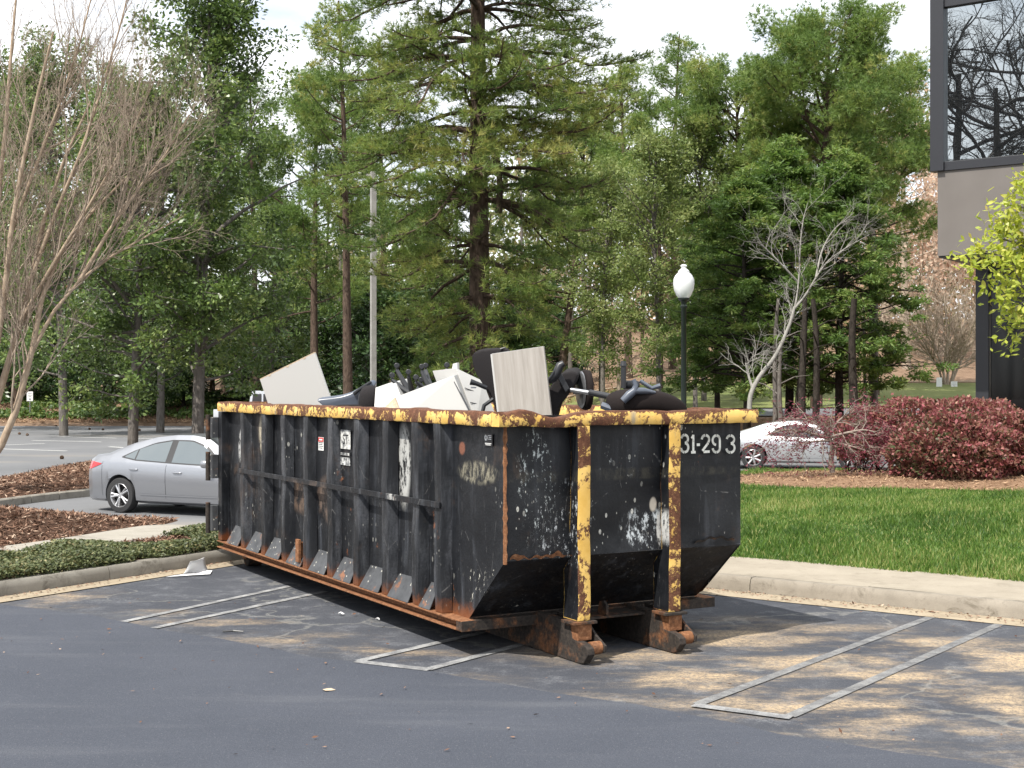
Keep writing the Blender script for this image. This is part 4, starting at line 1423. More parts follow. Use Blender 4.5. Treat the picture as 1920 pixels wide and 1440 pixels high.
# thin seat seen edge-on
t = thing('loose_seat', 'loose round chair seat standing on edge behind the gas lift', 'seat', P(1098, 731, 11.9), (0, R(90), R(12)), group='office chairs thrown into the dumpster')
MB().superq((0, 0, 0), (.18, .19, .035), .4, .9, 8, 28).build('cushion', M_FABB, t, smooth=True)
MB().lathe([(0, -.052), (.15, -.052), (.165, -.04), (.15, -.034), (0, -.034)], 28).build('plate', M_STEEL, t, smooth=40)
MB().tube([(.02, 0, -.05), (.02, 0, -.11)], .02, 8).build('bolt_boss', M_STEEL, t, smooth=40)
t = thing('metal_rod', 'loose grey gas lift rod lying across the heap', 'rod', P(1098, 738, 11.7), group='office chairs thrown into the dumpster')
MB().tube([P(1071, 731, 11.65) - P(1098, 738, 11.7), P(1108, 737, 11.55) - P(1098, 738, 11.7)], .020, 12).build('rod', M_STEEL, t, smooth=40)
MB().tube([P(1106, 736, 11.56) - P(1098, 738, 11.7), P(1150, 745, 11.4) - P(1098, 738, 11.7)], .027, 12).build('sleeve', M_PLAST, t, smooth=40)

# the big chair lying at the front right: brown-black seat, grey arm on top of it
t = thing('big_office_chair', 'large brown-black chair lying face down over the front right rail', 'chair', P(1212, 772, 11.25), (0, 0, R(24)), group='office chairs thrown into the dumpster')


def hump(p):
    k = p.x / .32
    return Vector((p.x, p.y, p.z + .06 * (1 - k * k) - .045 * k))


MB().superq((0, 0, .02), (.325, .25, .105), .6, .6, 14, 36, hump).build('seat', M_FABB, t, smooth=True)
MB().superq((-.02, .02, -.05), (.27, .22, .03), .4, .6, 8, 28).build('seat_shell', M_PLAST, t, smooth=True)


def xz(px, py, dy=0.0):
    """point of the chair's own frame seen at a pixel, dy in front of its middle"""
    w = P(px, py, 11.25 + dy)
    return t.matrix_world.inverted() @ w


bpy.context.view_layer.update()
m = MB()
arm = [(1168, 752), (1180, 740), (1190, 732), (1192, 722), (1187, 712)]
m.tube([xz(px, py, -.31) for px, py in arm], [.030, .036, .030, .022, .022], 10)
m.tube([xz(1190, 733, -.31), xz(1206, 733, -.28), xz(1228, 736, -.22)], [.030, .028, .012], 10)
m.build('armrest', M_SHELL, t, smooth=40)
MB().tube([xz(1200, 714, .05), xz(1222, 728, .05), xz(1238, 723, .05)], [.016, .018, .02], 8).build('arm_bracket', M_SHELL, t, smooth=40)
MB().tube([xz(1169, 728, .12), xz(1169, 684, .12)], .022, 12).tube([xz(1169, 686, .12), xz(1169, 677, .12)], [.03, .02], 12).build('back_post', M_PLAST, t, smooth=40)
MB().superq(xz(1183, 722, .22), (.07, .05, .04), .5, .5, 8, 16).build('tilt_box', M_PLAST, t, smooth=True)
MB().tube([xz(1128, 760, -.05), xz(1150, 768, -.08), xz(1170, 769, -.1)], [.03, .03, .02], 8).build('foot_bracket', M_SHELL, t, smooth=40)


# ------------------------------------------------------------------ small litter on the ground
M_PAPER = Mat('white_paper', (.88, .88, .88), .8).m
t = thing('paper_sheet', 'large white paper sheet bent up against the left curb', 'paper', G(350, 1075))
o = t.location
c00, c10 = G(342, 1077, .010), G(398, 1069, .010)                 # foot of the sheet on the gutter
kb = Vector((L_N[0], L_N[1], 0))
c01, c11 = P(357, 1053, 15.0), P(384, 1045, 15.55)                # its top, leaning on the curb
m = MB()
def leaf_(a, b):
    p = (c00.lerp(c10, a)).lerp(c01.lerp(c11, a), b)
    return p + Vector((0, 0, -.05 * math.sin(math.pi * b))) + kb * .02 * math.sin(math.pi * b) + Vector((0, 0, .006 * math.sin(a * 4 + b * 3))) + Vector((0, 0, .05 * 0)) - o
m.grid(leaf_, 6, 8)
sh = m.build('sheet', M_PAPER, t, smooth=True)
md = sh.modifiers.new('thickness', 'SOLIDIFY'); md.thickness = .002
fl = (G(312, 1081, .012), G(394, 1076, .012), G(398, 1069, .012), G(342, 1077, .016))
MB().add([p - o for p in fl] + [p - o - Vector((0, 0, .003)) for p in fl], [(0, 1, 2, 3), (7, 6, 5, 4), (0, 4, 5, 1), (1, 5, 6, 2), (2, 6, 7, 3), (3, 7, 4, 0)]).build('folded_flap', M_PAPER, t)
for k, (px, py, s_, lab) in enumerate(((639, 1153, .035, 'crumpled white scrap on the asphalt, farther one beside the dumpster'), (708, 1163, .03, 'crumpled white scrap on the asphalt, nearer one beside the dumpster'), (615, 1294, .05, 'flat pale leaf lying alone on the drive lane'))):
    g = G(px, py, .006)
    m = MB()
    r_ = random.Random(k)
    pts = [(s_ * math.cos(i * .9) * r_.uniform(.5, 1.1), s_ * math.sin(i * .9) * r_.uniform(.4, .9), r_.uniform(0, s_ * (.7 if k < 2 else .15)) + .002) for i in range(7)]
    m.add(pts + [(0, 0, s_ * (.9 if k < 2 else .2))], [(i, (i + 1) % 7, 7) for i in range(7)] + [tuple(range(7))[::-1]])
    o = m.build('paper_scrap' if k < 2 else 'fallen_leaf', M_PAPER if k < 2 else M_TANB); o.location = g
    tag(o, lab, 'litter')
g = G(437, 1184, .012)
o = MB().tube([(-.09, 0, 0), (0, .012, .004), (.09, -.004, 0)], [.008, .010, .006], 6).build('dark_stick', M_PLAST); o.location = g
tag(o, 'short black stick lying on the asphalt left of the dumpster', 'stick')
M_CONE = Mat('pine_cone_brown', (.11, .065, .04), .9).m
cone_me = MB()
for k in range(7):
    rr = .05 * math.sin(math.pi * (k + .8) / 8) + .008
    cone_me.lathe([(rr * .55, k * .016), (rr, k * .016 + .004), (rr * .5, k * .016 + .014)], 10)
cone_me = cone_me.mesh('pine_cone', M_CONE)
for px, py in ((35, 815), (51, 817), (107, 800), (166, 806), (195, 807), (261, 808), (288, 796), (252, 795), (380, 796), (118, 861)):
    o = link('pine_cone', cone_me); g = G(px, py, -.2)
    o.location = (g.x, g.y, -.15); o.rotation_euler = (R(90), 0, random.uniform(0, 6)); o.scale = (1.2, 1.2, 1.2)
    tag(o, 'brown pine cone lying on the far parking lot', 'pine cone', 'pine cones on the far lot')


# ------------------------------------------------------------------ cars
def car_paint(name, col, flake=.35):
    m = Mat(name, col, .36, metal=.75, spec=.5)
    m.set('Coat Weight', .6); m.set('Coat Roughness', .04)
    return m.m


M_SILVER = car_paint('silver_blue_paint', (.32, .33, .355))
M_WHITEC = car_paint('pale_silver_paint', (.58, .59, .60))
M_TRUCK = car_paint('white_truck_paint', (.66, .67, .69))
M_GLASS = Mat('car_glass', (.11, .13, .14), .03, spec=1.0).m
M_GLASSD = Mat('dark_car_glass', (.03, .034, .04), .05, spec=.9).m
M_TRIM = Mat('black_trim', (.02, .02, .022), .5).m
M_TYRE = Mat('tyre_rubber', (.022, .022, .023), .8).m
M_ALLOY = Mat('alloy', (.62, .62, .63), .32, metal=.85).m
M_TAIL = Mat('tail_lamp_red', (.42, .015, .02), .15, spec=.7).m
M_UNDER = Mat('underbody', (.012, .012, .013), .9).m


def make_car(label, name, loc, yaw, paint, top, belt, wb, wheels, wr_, windows, zoff=0, spokes=5, tail=None, glass=M_GLASS, roofw=.60, handles=(), seams=(), crease=True):
    t = thing(name, label, 'car', loc, (0, 0, yaw))
    top, belt, wb = np.array(top), np.array(belt), np.array(wb)
    x0, x1 = wb[0, 0], wb[-1, 0]
    TOP = lambda x: float(np.interp(x, top[:, 0], top[:, 1])); BELT = lambda x: min(float(np.interp(x, belt[:, 0], belt[:, 1])), TOP(x) - .03)
    WB = lambda x: float(np.interp(x, wb[:, 0], wb[:, 1]))
    ZB = .19

    def roof(x):
        h = TOP(x) - BELT(x); k = min(1, max(0, (h - .06) / .40))
        w = WB(x) * .955
        return w * .93 * (1 - k) + roofw * k, TOP(x) - .035 - .03 * k, k

    def section(x):
        w, b = WB(x), BELT(x)
        rw, rz, k = roof(x)
        za = ZB
        for wx in wheels:
            q_ = (wr_ + .05) ** 2 - (x - wx) ** 2
            if q_ > 0: za = max(za, wr_ + .01 + math.sqrt(q_))
        pts = [(0, ZB), (w * .86, ZB), (w * .955, ZB + .05), (w * .975, ZB + .13), (w * 1.0, .30 + .5 * (b - .3)), (w * .998, b - .16), (w * .985, b - .07), (w * .955, b)]
        for q in (.33, .66, 1.0):
            pts.append((w * .955 + (rw - w * .955) * q, b + (rz - b) * q))
        pts += [(rw * .93, TOP(x) - .012), (rw * .6, TOP(x) - .002), (0, TOP(x))]
        e_ = 0
        out = []
        for i_, (y_, z_) in enumerate(pts):
            if z_ < za: z_ = za + .0005 * i_
            out.append((y_, z_))
        return out

    def ysurf(x, z):
        s = section(x)
        for (a, b) in zip(s[2:10], s[3:11]):
            if a[1] <= z <= b[1] + 1e-6:
                return a[0] + (b[0] - a[0]) * (z - a[1]) / max(b[1] - a[1], 1e-6)
        return s[10][0]
    xs_ = np.unique(np.concatenate([np.linspace(x0, x1, 70), top[:, 0], wb[:, 0]] + [wx + (wr_ + .05) * np.cos(np.linspace(0, np.pi, 25)) for wx in wheels])); xs_ = xs_[(xs_ >= x0) & (xs_ <= x1)]
    m = MB(); k = len(section(0))
    ring = []
    for x in xs_:
        s = section(x)
        ring.append([(x, y, z) for y, z in s] + [(x, -y, z) for y, z in s[-2:0:-1]])
    nn_ = len(ring[0])
    vs = [p for r in ring for p in r]
    fs = [(i * nn_ + j, i * nn_ + (j + 1) % nn_, (i + 1) * nn_ + (j + 1) % nn_, (i + 1) * nn_ + j) for i in range(len(xs_) - 1) for j in range(nn_)]
    fs += [tuple(range(nn_))[::-1], tuple(range((len(xs_) - 1) * nn_, len(xs_) * nn_))]
    m.add(vs, fs)
    body = m.build('body', [paint, M_UNDER], t, weld=True)
    me = body.data
    me.shade_smooth(); me.set_sharp_from_angle(angle=R(32))

    def patch(name, x0, x1, zl, zh, mat, lift, parent=t, n=14, side=(-1, 1), rows=4):
        for s in side:
            mm = MB()
            def f(a, b):
                x = x0 + (x1 - x0) * a; lo, hi = zl(x), zh(x); z = lo + (hi - lo) * b
                return (x, s * (ysurf(x, z) + lift), z)
            mm.grid(f, n, rows)
            mm.build(name, mat, parent, smooth=True)
    # side glass: trim round it, then panes
    for (a, b, zl, zh, nm) in windows:
        f1 = lambda x, zl=zl: float(np.interp(x, *zip(*zl))); f2 = lambda x, zh=zh: float(np.interp(x, *zip(*zh)))
        if nm == 'trim': patch('window_trim', a, b, f1, f2, M_TRIM, .003, n=20)
        else: patch('side_window', a, b, f1, f2, glass, .006, n=12)
    # windscreen and rear window lie on the sloping roof line
    for (a, b, wa, wb2, nm) in ((top_ws[0], top_ws[1], .52, .62, 'windscreen'), (top_ws[2], top_ws[3], .56, .50, 'rear_window')):
        mm = MB()
        mm.grid(lambda u, v: (a + (b - a) * u, (2 * v - 1) * (wa + (wb2 - wa) * u), TOP(a + (b - a) * u) + .006 - .010 * (2 * v - 1) ** 2), 8, 6)
        mm.build(nm, M_GLASSD, t, smooth=True)
    for x in seams:
        patch('door_seam', x, x + .008, lambda q: .30, lambda q: BELT(q) - .005, M_TRIM, .002, n=1, rows=8)
    if crease:
        patch('sill_crease', wheels[0] + wr_ + .16, wheels[1] - wr_ - .14, lambda q: .345, lambda q: .365, paint, .014, n=8, rows=2)
        patch('sill_trim', wheels[0] + wr_ + .1, wheels[1] - wr_ - .1, lambda q: ZB + .03, lambda q: ZB + .045, M_TRIM, .003, n=6, rows=1)
    for hx, hz in handles:
        for s in (-1, 1):
            MB().superq((hx, s * (ysurf(hx, hz) + .018), hz), (.095, .014, .014), .5, .6, 6, 14).build('door_handle', paint, t, smooth=True)
    if tail:
        for (a, b, zl, zh) in tail:
            patch('tail_lamp', a, b, lambda x, zl=zl: float(np.interp(x, *zip(*zl))), lambda x, zh=zh: float(np.interp(x, *zip(*zh))), M_TAIL, .008, n=8)
    for s in (-1, 1):
        MB().superq((.72, s * (ysurf(.72, BELT(.72)) + .10), BELT(.72) + .07), (.09, .12, .075), .6, .6, 8, 16).build('wing_mirror', paint, t, smooth=True)
    for wx in wheels:
        for s in (-1, 1):
            c = Matrix.Translation((wx, s * .785, wr_)) @ (Matrix.Rotation(math.pi, 4, 'Z') if s < 0 else Matrix.Identity(4))
            w = bpy.data.objects.new('wheel', None); COL.objects.link(w); w.parent = t; w.matrix_local = c
            r_ = wr_
            MB().lathe([(r_ * .66, -.10), (r_ * .93, -.10), (r_, -.075), (r_, .075), (r_ * .95, .10), (r_ * .70, .105), (r_ * .66, .085), (r_ * .66, -.10)], 36, axis='y').build('tyre', M_TYRE, w, smooth=40)
            rm = MB().lathe([(r_ * .60, .02), (r_ * .66, .06), (r_ * .685, .10), (r_ * .67, .103), (r_ * .62, .07), (r_ * .60, .02)], 36, axis='y')
            rm.lathe([(0, .085), (r_ * .14, .085), (r_ * .17, .06), (r_ * .17, .02)], 20, axis='y')
            for k in range(spokes):
                for d in ((-.10, .10) if spokes == 5 else (0,)):
                    a0 = 2 * math.pi * k / spokes + d * .6; a1 = 2 * math.pi * k / spokes + d * 1.6
                    p0 = Vector((math.cos(a0) * r_ * .13, .072, math.sin(a0) * r_ * .13)); p1 = Vector((math.cos(a1) * r_ * .64, .085, math.sin(a1) * r_ * .64))
                    rm.tube([p0, p1], [.020, .017] if spokes == 5 else [.026, .030], 6)
            rm.build('rim', M_ALLOY, w, smooth=40)
            MB().lathe([(0, -.02), (r_ * .62, -.02), (r_ * .62, .0), (0, .0)], 28, axis='y').build('brake_disc', M_UNDER, w, smooth=40)
    return t


# silver sedan behind the left end of the dumpster
top_ws = (.42, 1.12, -1.20, -1.72)
yaw = R(-26)
wpos = G(230, 961, -.2)
rw = Vector((-1.32, -.80, 0)); rw.rotate(Euler((0, 0, yaw)))
zl_ = [(-1.30, .985), (-1.0, .945), (0, .915), (.95, .895)]
make_car('silver sedan parked behind the left end of the dumpster', 'silver_sedan', wpos - rw, yaw, M_SILVER,
         [(-2.285, .86), (-2.22, .98), (-2.05, 1.05), (-1.75, 1.085), (-1.2, 1.27), (-.7, 1.385), (-.25, 1.43), (.1, 1.432), (.42, 1.39), (1.12, 1.04), (1.3, .985), (1.8, .90), (2.15, .78), (2.285, .62)],
         [(-2.285, .80), (-1.9, .93), (-1.2, .93), (0, .89), (1.0, .865), (2.0, .74), (2.285, .58)],
         [(-2.285, .60), (-2.22, .70), (-2.05, .80), (-1.6, .875), (-1.2, .895), (0, .90), (1.4, .885), (1.9, .82), (2.15, .70), (2.285, .52)],
         (-1.32, 1.38), .318,
         [(-1.34, .98, [(-1.34, 1.005), (-1.0, .955), (0, .915), (.98, .885)], [(-1.34, 1.02), (-1.1, 1.13), (-.7, 1.275), (-.3, 1.335), (.15, 1.335), (.5, 1.235), (.98, .90)], 'trim'),
          (-1.26, -1.02, [(-1.26, 1.012), (-1.02, .98)], [(-1.26, 1.03), (-1.02, 1.15)], 'p'),
          (-.99, -.30, [(-.99, .975), (-.30, .945)], [(-.99, 1.16), (-.7, 1.25), (-.30, 1.312)], 'p'),
          (-.16, .86, [(-.16, .94), (.86, .91)], [(-.16, 1.315), (.15, 1.312), (.46, 1.22), (.86, .935)], 'p')],
         handles=((-.98, .80), (.02, .765)), seams=(-.26, .92, -1.78), tail=[(-2.27, -1.80, [(-2.27, .775), (-2.1, .775), (-1.80, .875)], [(-2.27, .91), (-2.1, .92), (-1.80, .89)])])

# pale silver coupe behind the maple
top_ws = (.30, 1.10, -1.00, -1.75)
wpos = G(1413, 880, -.2)
yaw = R(-14)
rw = Vector((-1.25, -.80, 0)); rw.rotate(Euler((0, 0, yaw)))
make_car('pale silver coupe behind the bare little maple', 'silver_coupe', wpos - rw, yaw, M_WHITEC,
         [(-2.2, .80), (-2.12, .93), (-1.9, .98), (-1.7, 1.02), (-1.0, 1.25), (-.5, 1.33), (-.1, 1.345), (.3, 1.29), (1.10, .98), (1.8, .86), (2.1, .74), (2.25, .58)],
         [(-2.2, .76), (-1.8, .90), (-1.2, .88), (0, .84), (1.0, .83), (2.0, .70), (2.25, .55)],
         [(-2.2, .58), (-2.1, .74), (-1.8, .85), (-1.3, .89), (0, .88), (1.4, .88), (1.9, .80), (2.25, .50)],
         (-1.25, 1.35), .325,
         [(-.9, .86, [(-.9, .93), (.86, .86)], [(-.9, .96), (-.5, 1.20), (-.1, 1.25), (.3, 1.17), (.86, .87)], 'trim'),
          (-.78, -.30, [(-.78, .935), (-.30, .905)], [(-.78, .99), (-.5, 1.17), (-.30, 1.215)], 'p'),
          (-.22, .74, [(-.22, .90), (.74, .875)], [(-.22, 1.225), (.25, 1.16), (.74, .895)], 'p')],
         spokes=7, tail=[(-2.16, -1.72, [(-2.16, .74), (-1.72, .84)], [(-2.16, .85), (-1.72, .87)])], glass=M_GLASSD, seams=(-.30, .8), handles=((-.15, .72),))

# far white pickup, cab showing above the dumpster's rail
t = thing('white_pickup', 'far white pickup truck above the left end of the dumpster', 'truck', ((470 - 960) / F * 62, 62, -.2), (0, 0, R(4)))
m = MB()
prof = [(-1.55, .45), (-1.55, 1.22), (.02, 1.25), (.02, 1.27), (.12, 1.98), (.25, 2.06), (1.0, 2.06), (1.18, 1.98), (1.75, 1.32), (3.0, 1.18), (3.1, .9), (3.1, .45)]
m.prism(prof, 'y', -.95, .95).build('body', M_TRUCK, t, bevel=.05, smooth=40)
for s in (-1, 1):
    y_ = s * .955
    for a, b in (((.16, 1.40), (.60, 1.40)), ((.68, 1.40), (1.20, 1.40))):
        top_l = .22 if a[0] < .5 else .68; top_r = .60 if a[0] < .5 else 1.05
        pts = [(a[0], y_, 1.42), (b[0] + (.25 if a[0] > .5 else 0), y_, 1.42), (top_r, y_, 1.92), (top_l, y_, 1.92)]
        MB().add(pts + [(p[0], p[1] + s * .01, p[2]) for p in pts], [(0, 1, 2, 3), (7, 6, 5, 4), (0, 4, 5, 1), (1, 5, 6, 2), (2, 6, 7, 3), (3, 7, 4, 0)]).build('side_window', M_GLASSD, t)
    MB().superq((1.25, s * 1.08, 1.45), (.08, .12, .12), .5, .5, 6, 12).build('wing_mirror', M_TRIM, t, smooth=True)
    for wx in (-.75, 2.35):
        MB().lathe([(0, -.12), (.36, -.12), (.40, -.08), (.40, .08), (.36, .12), (0, .12)], 24, M=Matrix.Translation((wx, s * .84, .40)), axis='y').build('wheel', M_TYRE, t, smooth=40)
MB().box((-1.50, -.85, 1.05), (-.02, .85, 1.10)).build('bed_floor', M_UNDER, t)
MB().add([(1.21, -.80, 1.97), (1.21, .80, 1.97), (1.74, .85, 1.35), (1.74, -.85, 1.35)], [(0, 1, 2, 3)]).build('windscreen', M_GLASSD, t)
t.children[-1].location = (.03, 0, .03)

# ------------------------------------------------------------------ lamps, signs
M_POLEB = Mat('black_lamp_post', (.010, .016, .014), .4).m
M_POLEG = Mat('grey_light_pole', rough=.55)
M_POLEG.set('Base Color', M_POLEG.ramp(M_POLEG.noise(4, 4, .6), [(.3, (.26, .25, .235)), (.7, (.36, .35, .33))])); M_POLEG = M_POLEG.m
M_GLOBE = Mat('milky_acrylic', (.86, .87, .88), .18, spec=.6)
M_GLOBE.set('Subsurface Weight', .0); M_GLOBE.set('Transmission Weight', .25); M_GLOBE = M_GLOBE.m
DL = 24.3
gx_ = (1282 - 960) / F * DL
gz = float(lawn_z(gx_, DL))
zt = lambda py: CAM_H - (py - HY) / F * DL
t = thing('globe_lamp_post', 'black lamp post with white acorn globe behind the dumpster', 'lamp post', (gx_, DL, gz))
b = zt(562) - gz
MB().lathe([(.0, 0), (.16, 0), (.16, .10), (.12, .16), (.09, .5), (.07, .62), (.052, .75), (.046, b - .16), (.062, b - .14), (.062, b - .11), (.042, b - .09), (.055, b - .03), (.10, b + .0), (.105, b + .03), (0, b + .03)], 20).build('post', M_POLEB, t, smooth=40)
g0 = b + .03
MB().lathe([(.095, 0), (.135, .05), (.175, .14), (.192, .25), (.185, .34), (.15, .41), (.115, .445), (.10, .46), (.105, .475), (.085, .50), (.05, .53), (.042, .55), (.06, .57), (.055, .59), (.03, .605), (0, .61)], 28, M=Matrix.Translation((0, 0, g0))).build('globe', M_GLOBE, t, smooth=50)
MB().lathe([(0, .03), (.05, .03), (.05, .10), (.03, .12), (.03, .30), (0, .31)], 12, M=Matrix.Translation((0, 0, g0))).build('lamp_holder', M_STEEL, t, smooth=40)

DP = 50.0
px_ = (700 - 960) / F * DP
t = thing('parking_light_pole', 'tall grey square light pole left of the big pine', 'light pole', (px_, DP, -.2))
hp = CAM_H - (322 - HY) / F * DP + .2
MB().box((-.10, -.10, .75), (.10, .10, hp)).build('pole', M_POLEG, t, bevel=.012)
t.children[-1].rotation_euler = (0, 0, R(20))
MB().lathe([(0, 0), (.28, 0), (.30, .05), (.30, .70), (.26, .78), (0, .78)], 20).build('footing', M_PATH, t, smooth=40)
a_ = MB().box((-.42, -.035, hp - .16), (0, .035, hp - .08)).build('arm', M_POLEG, t, bevel=.006)
MB().box((-.62, -.17, hp - .15), (-.30, .17, hp - .04)).build('lamp_head', M_STEEL, a_, bevel=.02)

M_SIGN = Mat('white_sign', (.78, .78, .77), .5).m


def sign(label, px, py, w, h, D, marks=True):
    c = P(px, py, D); z0 = float(tz(c.x, c.y)) - .05
    t = thing('small_sign', label, 'sign', (c.x, c.y, z0), (0, 0, 0))
    zc = c.z - z0
    MB().tube([(0, .02, 0), (0, .02, zc)], .025, 6).build('stake', M_STEEL, t)
    b = MB().box((-w / 2, -.012, zc - h / 2), (w / 2, .006, zc + h / 2)).build('board', M_SIGN, t)
    if marks:
        for k, (u, ww) in enumerate(((.30, .6), (.12, .7), (-.02, .4))):
            MB().box((-w * ww / 2, -.016, zc + h * u - h * .03), (w * ww / 2, -.0125, zc + h * u + h * .03)).build('text_line', M_STEEL, b)
        MB().prism([(-w * .16, zc - h * .40), (0, zc - h * .12), (w * .10, zc - h * .30), (w * .16, zc - h * .12), (w * .20, zc - h * .40)], 'y', -.016, -.0125).build('symbol', M_STEEL, b)


sign('small white sign on the ivy bank at far left', 56, 743, .36, .56, 79)
sign('white sign left of the pale multi-stem tree on the far lawn', 1761, 722, .32, .86, 77, False)
sign('smaller white sign right of the pale multi-stem tree on the far lawn', 1789, 722, .36, .42, 77)
sign('narrow white sign among the trunks right of the globe lamp', 1299, 702, .22, .70, 84, False)


# ------------------------------------------------------------------ building at the right
M_SPAN = Mat('taupe_metal_panel', rough=.5, spec=.3)
M_SPAN.set('Base Color', M_SPAN.ramp(M_SPAN.noise(1.2, 3, .5), [(.3, (.135, .122, .112)), (.7, (.155, .140, .130))])); M_SPAN = M_SPAN.m
M_BLK = Mat('black_metal_panel', (.016, .017, .020), .45).m
M_MULL = Mat('dark_window_frame', (.020, .021, .026), .4).m
M_PANE = Mat('mirror_glass')
_gl = M_PANE.n('BsdfGlossy', {0: (.80, .86, .88, 1), 'Roughness': .0})
_nz = M_PANE.n('Bump', {'Height': M_PANE.noise(.8, 2, .5), 'Distance': .02, 'Strength': .06})
M_PANE.t.links.new(_nz.outputs[0], _gl.inputs['Normal'])
M_PANE.set('Base Color', (.01, .012, .014, 1)); M_PANE.set('Roughness', .05)
_mx = M_PANE.n('MixShader', {0: .5, 1: M_PANE.b.outputs[0], 2: _gl.outputs[0]})
M_PANE.t.links.new(_mx.outputs[0], [n for n in M_PANE.t.nodes if n.type == 'OUTPUT_MATERIAL'][0].inputs[0])
M_PANE = M_PANE.m
M_PANED = Mat('dark_glass', (.006, .007, .008), .08, spec=.5).m
DB = 30.0
c0 = P(1758, 480, DB)
BU = Vector((.815, -.58, 0)).normalized(); BV = Vector((.58, .815, 0)).normalized()
bz = lambda py: CAM_H - (py - HY) / F * DB
t = thing('office_building', 'dark glass office building with taupe spandrel at right edge', 'building')
t.matrix_world = Matrix(((BU.x, BV.x, 0, c0.x), (BU.y, BV.y, 0, c0.y), (0, 0, 1, 0), (0, 0, 0, 1)))
z_so, z_sp, z_sill, z_head = bz(480), bz(322), bz(300), bz(16)
BL = 22.0
MB().box((0, 0, z_so), (BL, .25, z_sp)).box((0, .25, z_so), (.25, 20, z_sp)).build('spandrel', M_SPAN, t)
MB().box((.02, .03, z_so - .04), (BL, 20, z_so - .002)).build('soffit', M_BLK, t)
ztop = z_head + 6.0
# window band: frame, mullions and panes
MB().box((-.14, -.10, z_sp + .002), (.16, .20, ztop)).build('corner_frame', M_MULL, t, bevel=.01)
MB().box((.162, -.04, z_sp + .003), (BL, .20, z_sp + .20)).build('sill', M_MULL, t, bevel=.008)
MB().box((.162, -.04, z_head), (BL, .16, z_head + .16)).build('transom', M_MULL, t, bevel=.006)
for k in range(1, 7):
    MB().box((.15 + k * 3.3 - .05, -.03, z_sp + .205), (.15 + k * 3.3 + .05, .15, z_head - .002)).build('mullion', M_MULL, t)
for k in range(6):
    xa, xb = .165 + k * 3.3 + (.05 if k else 0), .15 + (k + 1) * 3.3 - .055
    MB().box((xa, .06, z_sp + .205), (xb, .075, z_head - .003)).build('window_pane', M_PANE, t)
    MB().box((xa, .06, z_head + .165), (xb, .075, ztop - .01)).build('window_pane', M_PANE, t)
MB().box((.03, .32, z_sp), (.12, 19.9, ztop - .01)).build('side_glass', M_PANED, t)
MB().box((-.12, -.08, ztop), (BL, 20, ztop + .6)).build('roof', M_BLK, t)
# recessed ground floor: corner column and dark glazing
cc = P(1829, 700, DB + 1.6)
lx = (cc - c0).dot(BU); ly = (cc - c0).dot(BV)
MB().box((lx, ly, -.4), (lx + .30, ly + .30, z_so - .042)).build('column', M_MULL, t, bevel=.01)
for k in range(5):
    MB().box((lx + .31 + k * 3.2, ly + .12, .5), (lx + .31 + k * 3.2 + 3.1, ly + .14, z_so - .3)).build('ground_floor_pane', M_PANED, t)
    MB().box((lx + .31 + k * 3.2 + 3.1, ly + .05, -.3), (lx + .31 + k * 3.2 + 3.19, ly + .2, z_so - .045)).build('mullion', M_MULL, t)
MB().box((lx + .302, ly + .06, -.4), (lx + 17, ly + .22, .495)).build('base_wall', M_BLK, t)
MB().box((lx + .302, ly + .06, z_so - .295), (lx + 17, ly + .22, z_so - .043)).build('head_band', M_MULL, t)
MB().box((lx + .05, ly + .31, -.4), (lx + .2, 19.8, z_so - .045)).build('side_wall', M_BLK, t)


# ------------------------------------------------------------------ trees and shrubs
def grow(start, d, L, r, level, spec, out, tips, rs):
    """recursive bare branching; spec per level: (segments, wander, up, n children, angle lo, hi, length ratio, first child at)"""
    seg, wan, up, nch, alo, ahi, ratio, first = spec[level]
    p = np.array(start, float); d = unit(np.array(d, float))
    pts, ds = [p], [d]
    for i in range(seg):
        d = unit(d + rs.normal(size=3) * wan + np.array([0, 0, up]))
        p = p + d * L / seg
        pts.append(p); ds.append(d)
    last = level == len(spec) - 1
    rr = r * (1 - (.92 if last else .62) * np.linspace(0, 1, seg + 1))
    out.append((np.array(pts), rr, level))
    if last:
        tips.append((pts[-1], d)); return
    for k in range(nch):
        t = first + (1 - first) * (k + rs.random() * .9) / nch
        t = min(t, .98)
        i = min(int(t * seg), seg - 1); f = t * seg - i
        q = pts[i] * (1 - f) + pts[i + 1] * f
        ax = unit(np.cross(ds[i], rs.normal(size=3)))
        a = math.radians(alo + (ahi - alo) * rs.random())
        nd = unit(ds[i] * math.cos(a) + ax * math.sin(a))
        ln = L * ratio * (.65 + .6 * rs.random()) * (1 - .35 * t)
        grow(q, nd, ln, min(rr[i] * .72, r * .62), level + 1, spec, out, tips, rs)


def trunk_path(h, lean, wob, n, rs, z0=-.3):
    z = np.linspace(z0, h, n)
    k = (z - z0) / (h - z0)
    return np.stack([lean[0] * k + wob * np.sin(k * 5 + rs.random() * 6) * k, lean[1] * k + wob * np.cos(k * 4 + rs.random() * 6) * k, z], 1)


def at_z(path, z):
    return np.array([np.interp(z, path[:, 2], path[:, 0]), np.interp(z, path[:, 2], path[:, 1]), z])


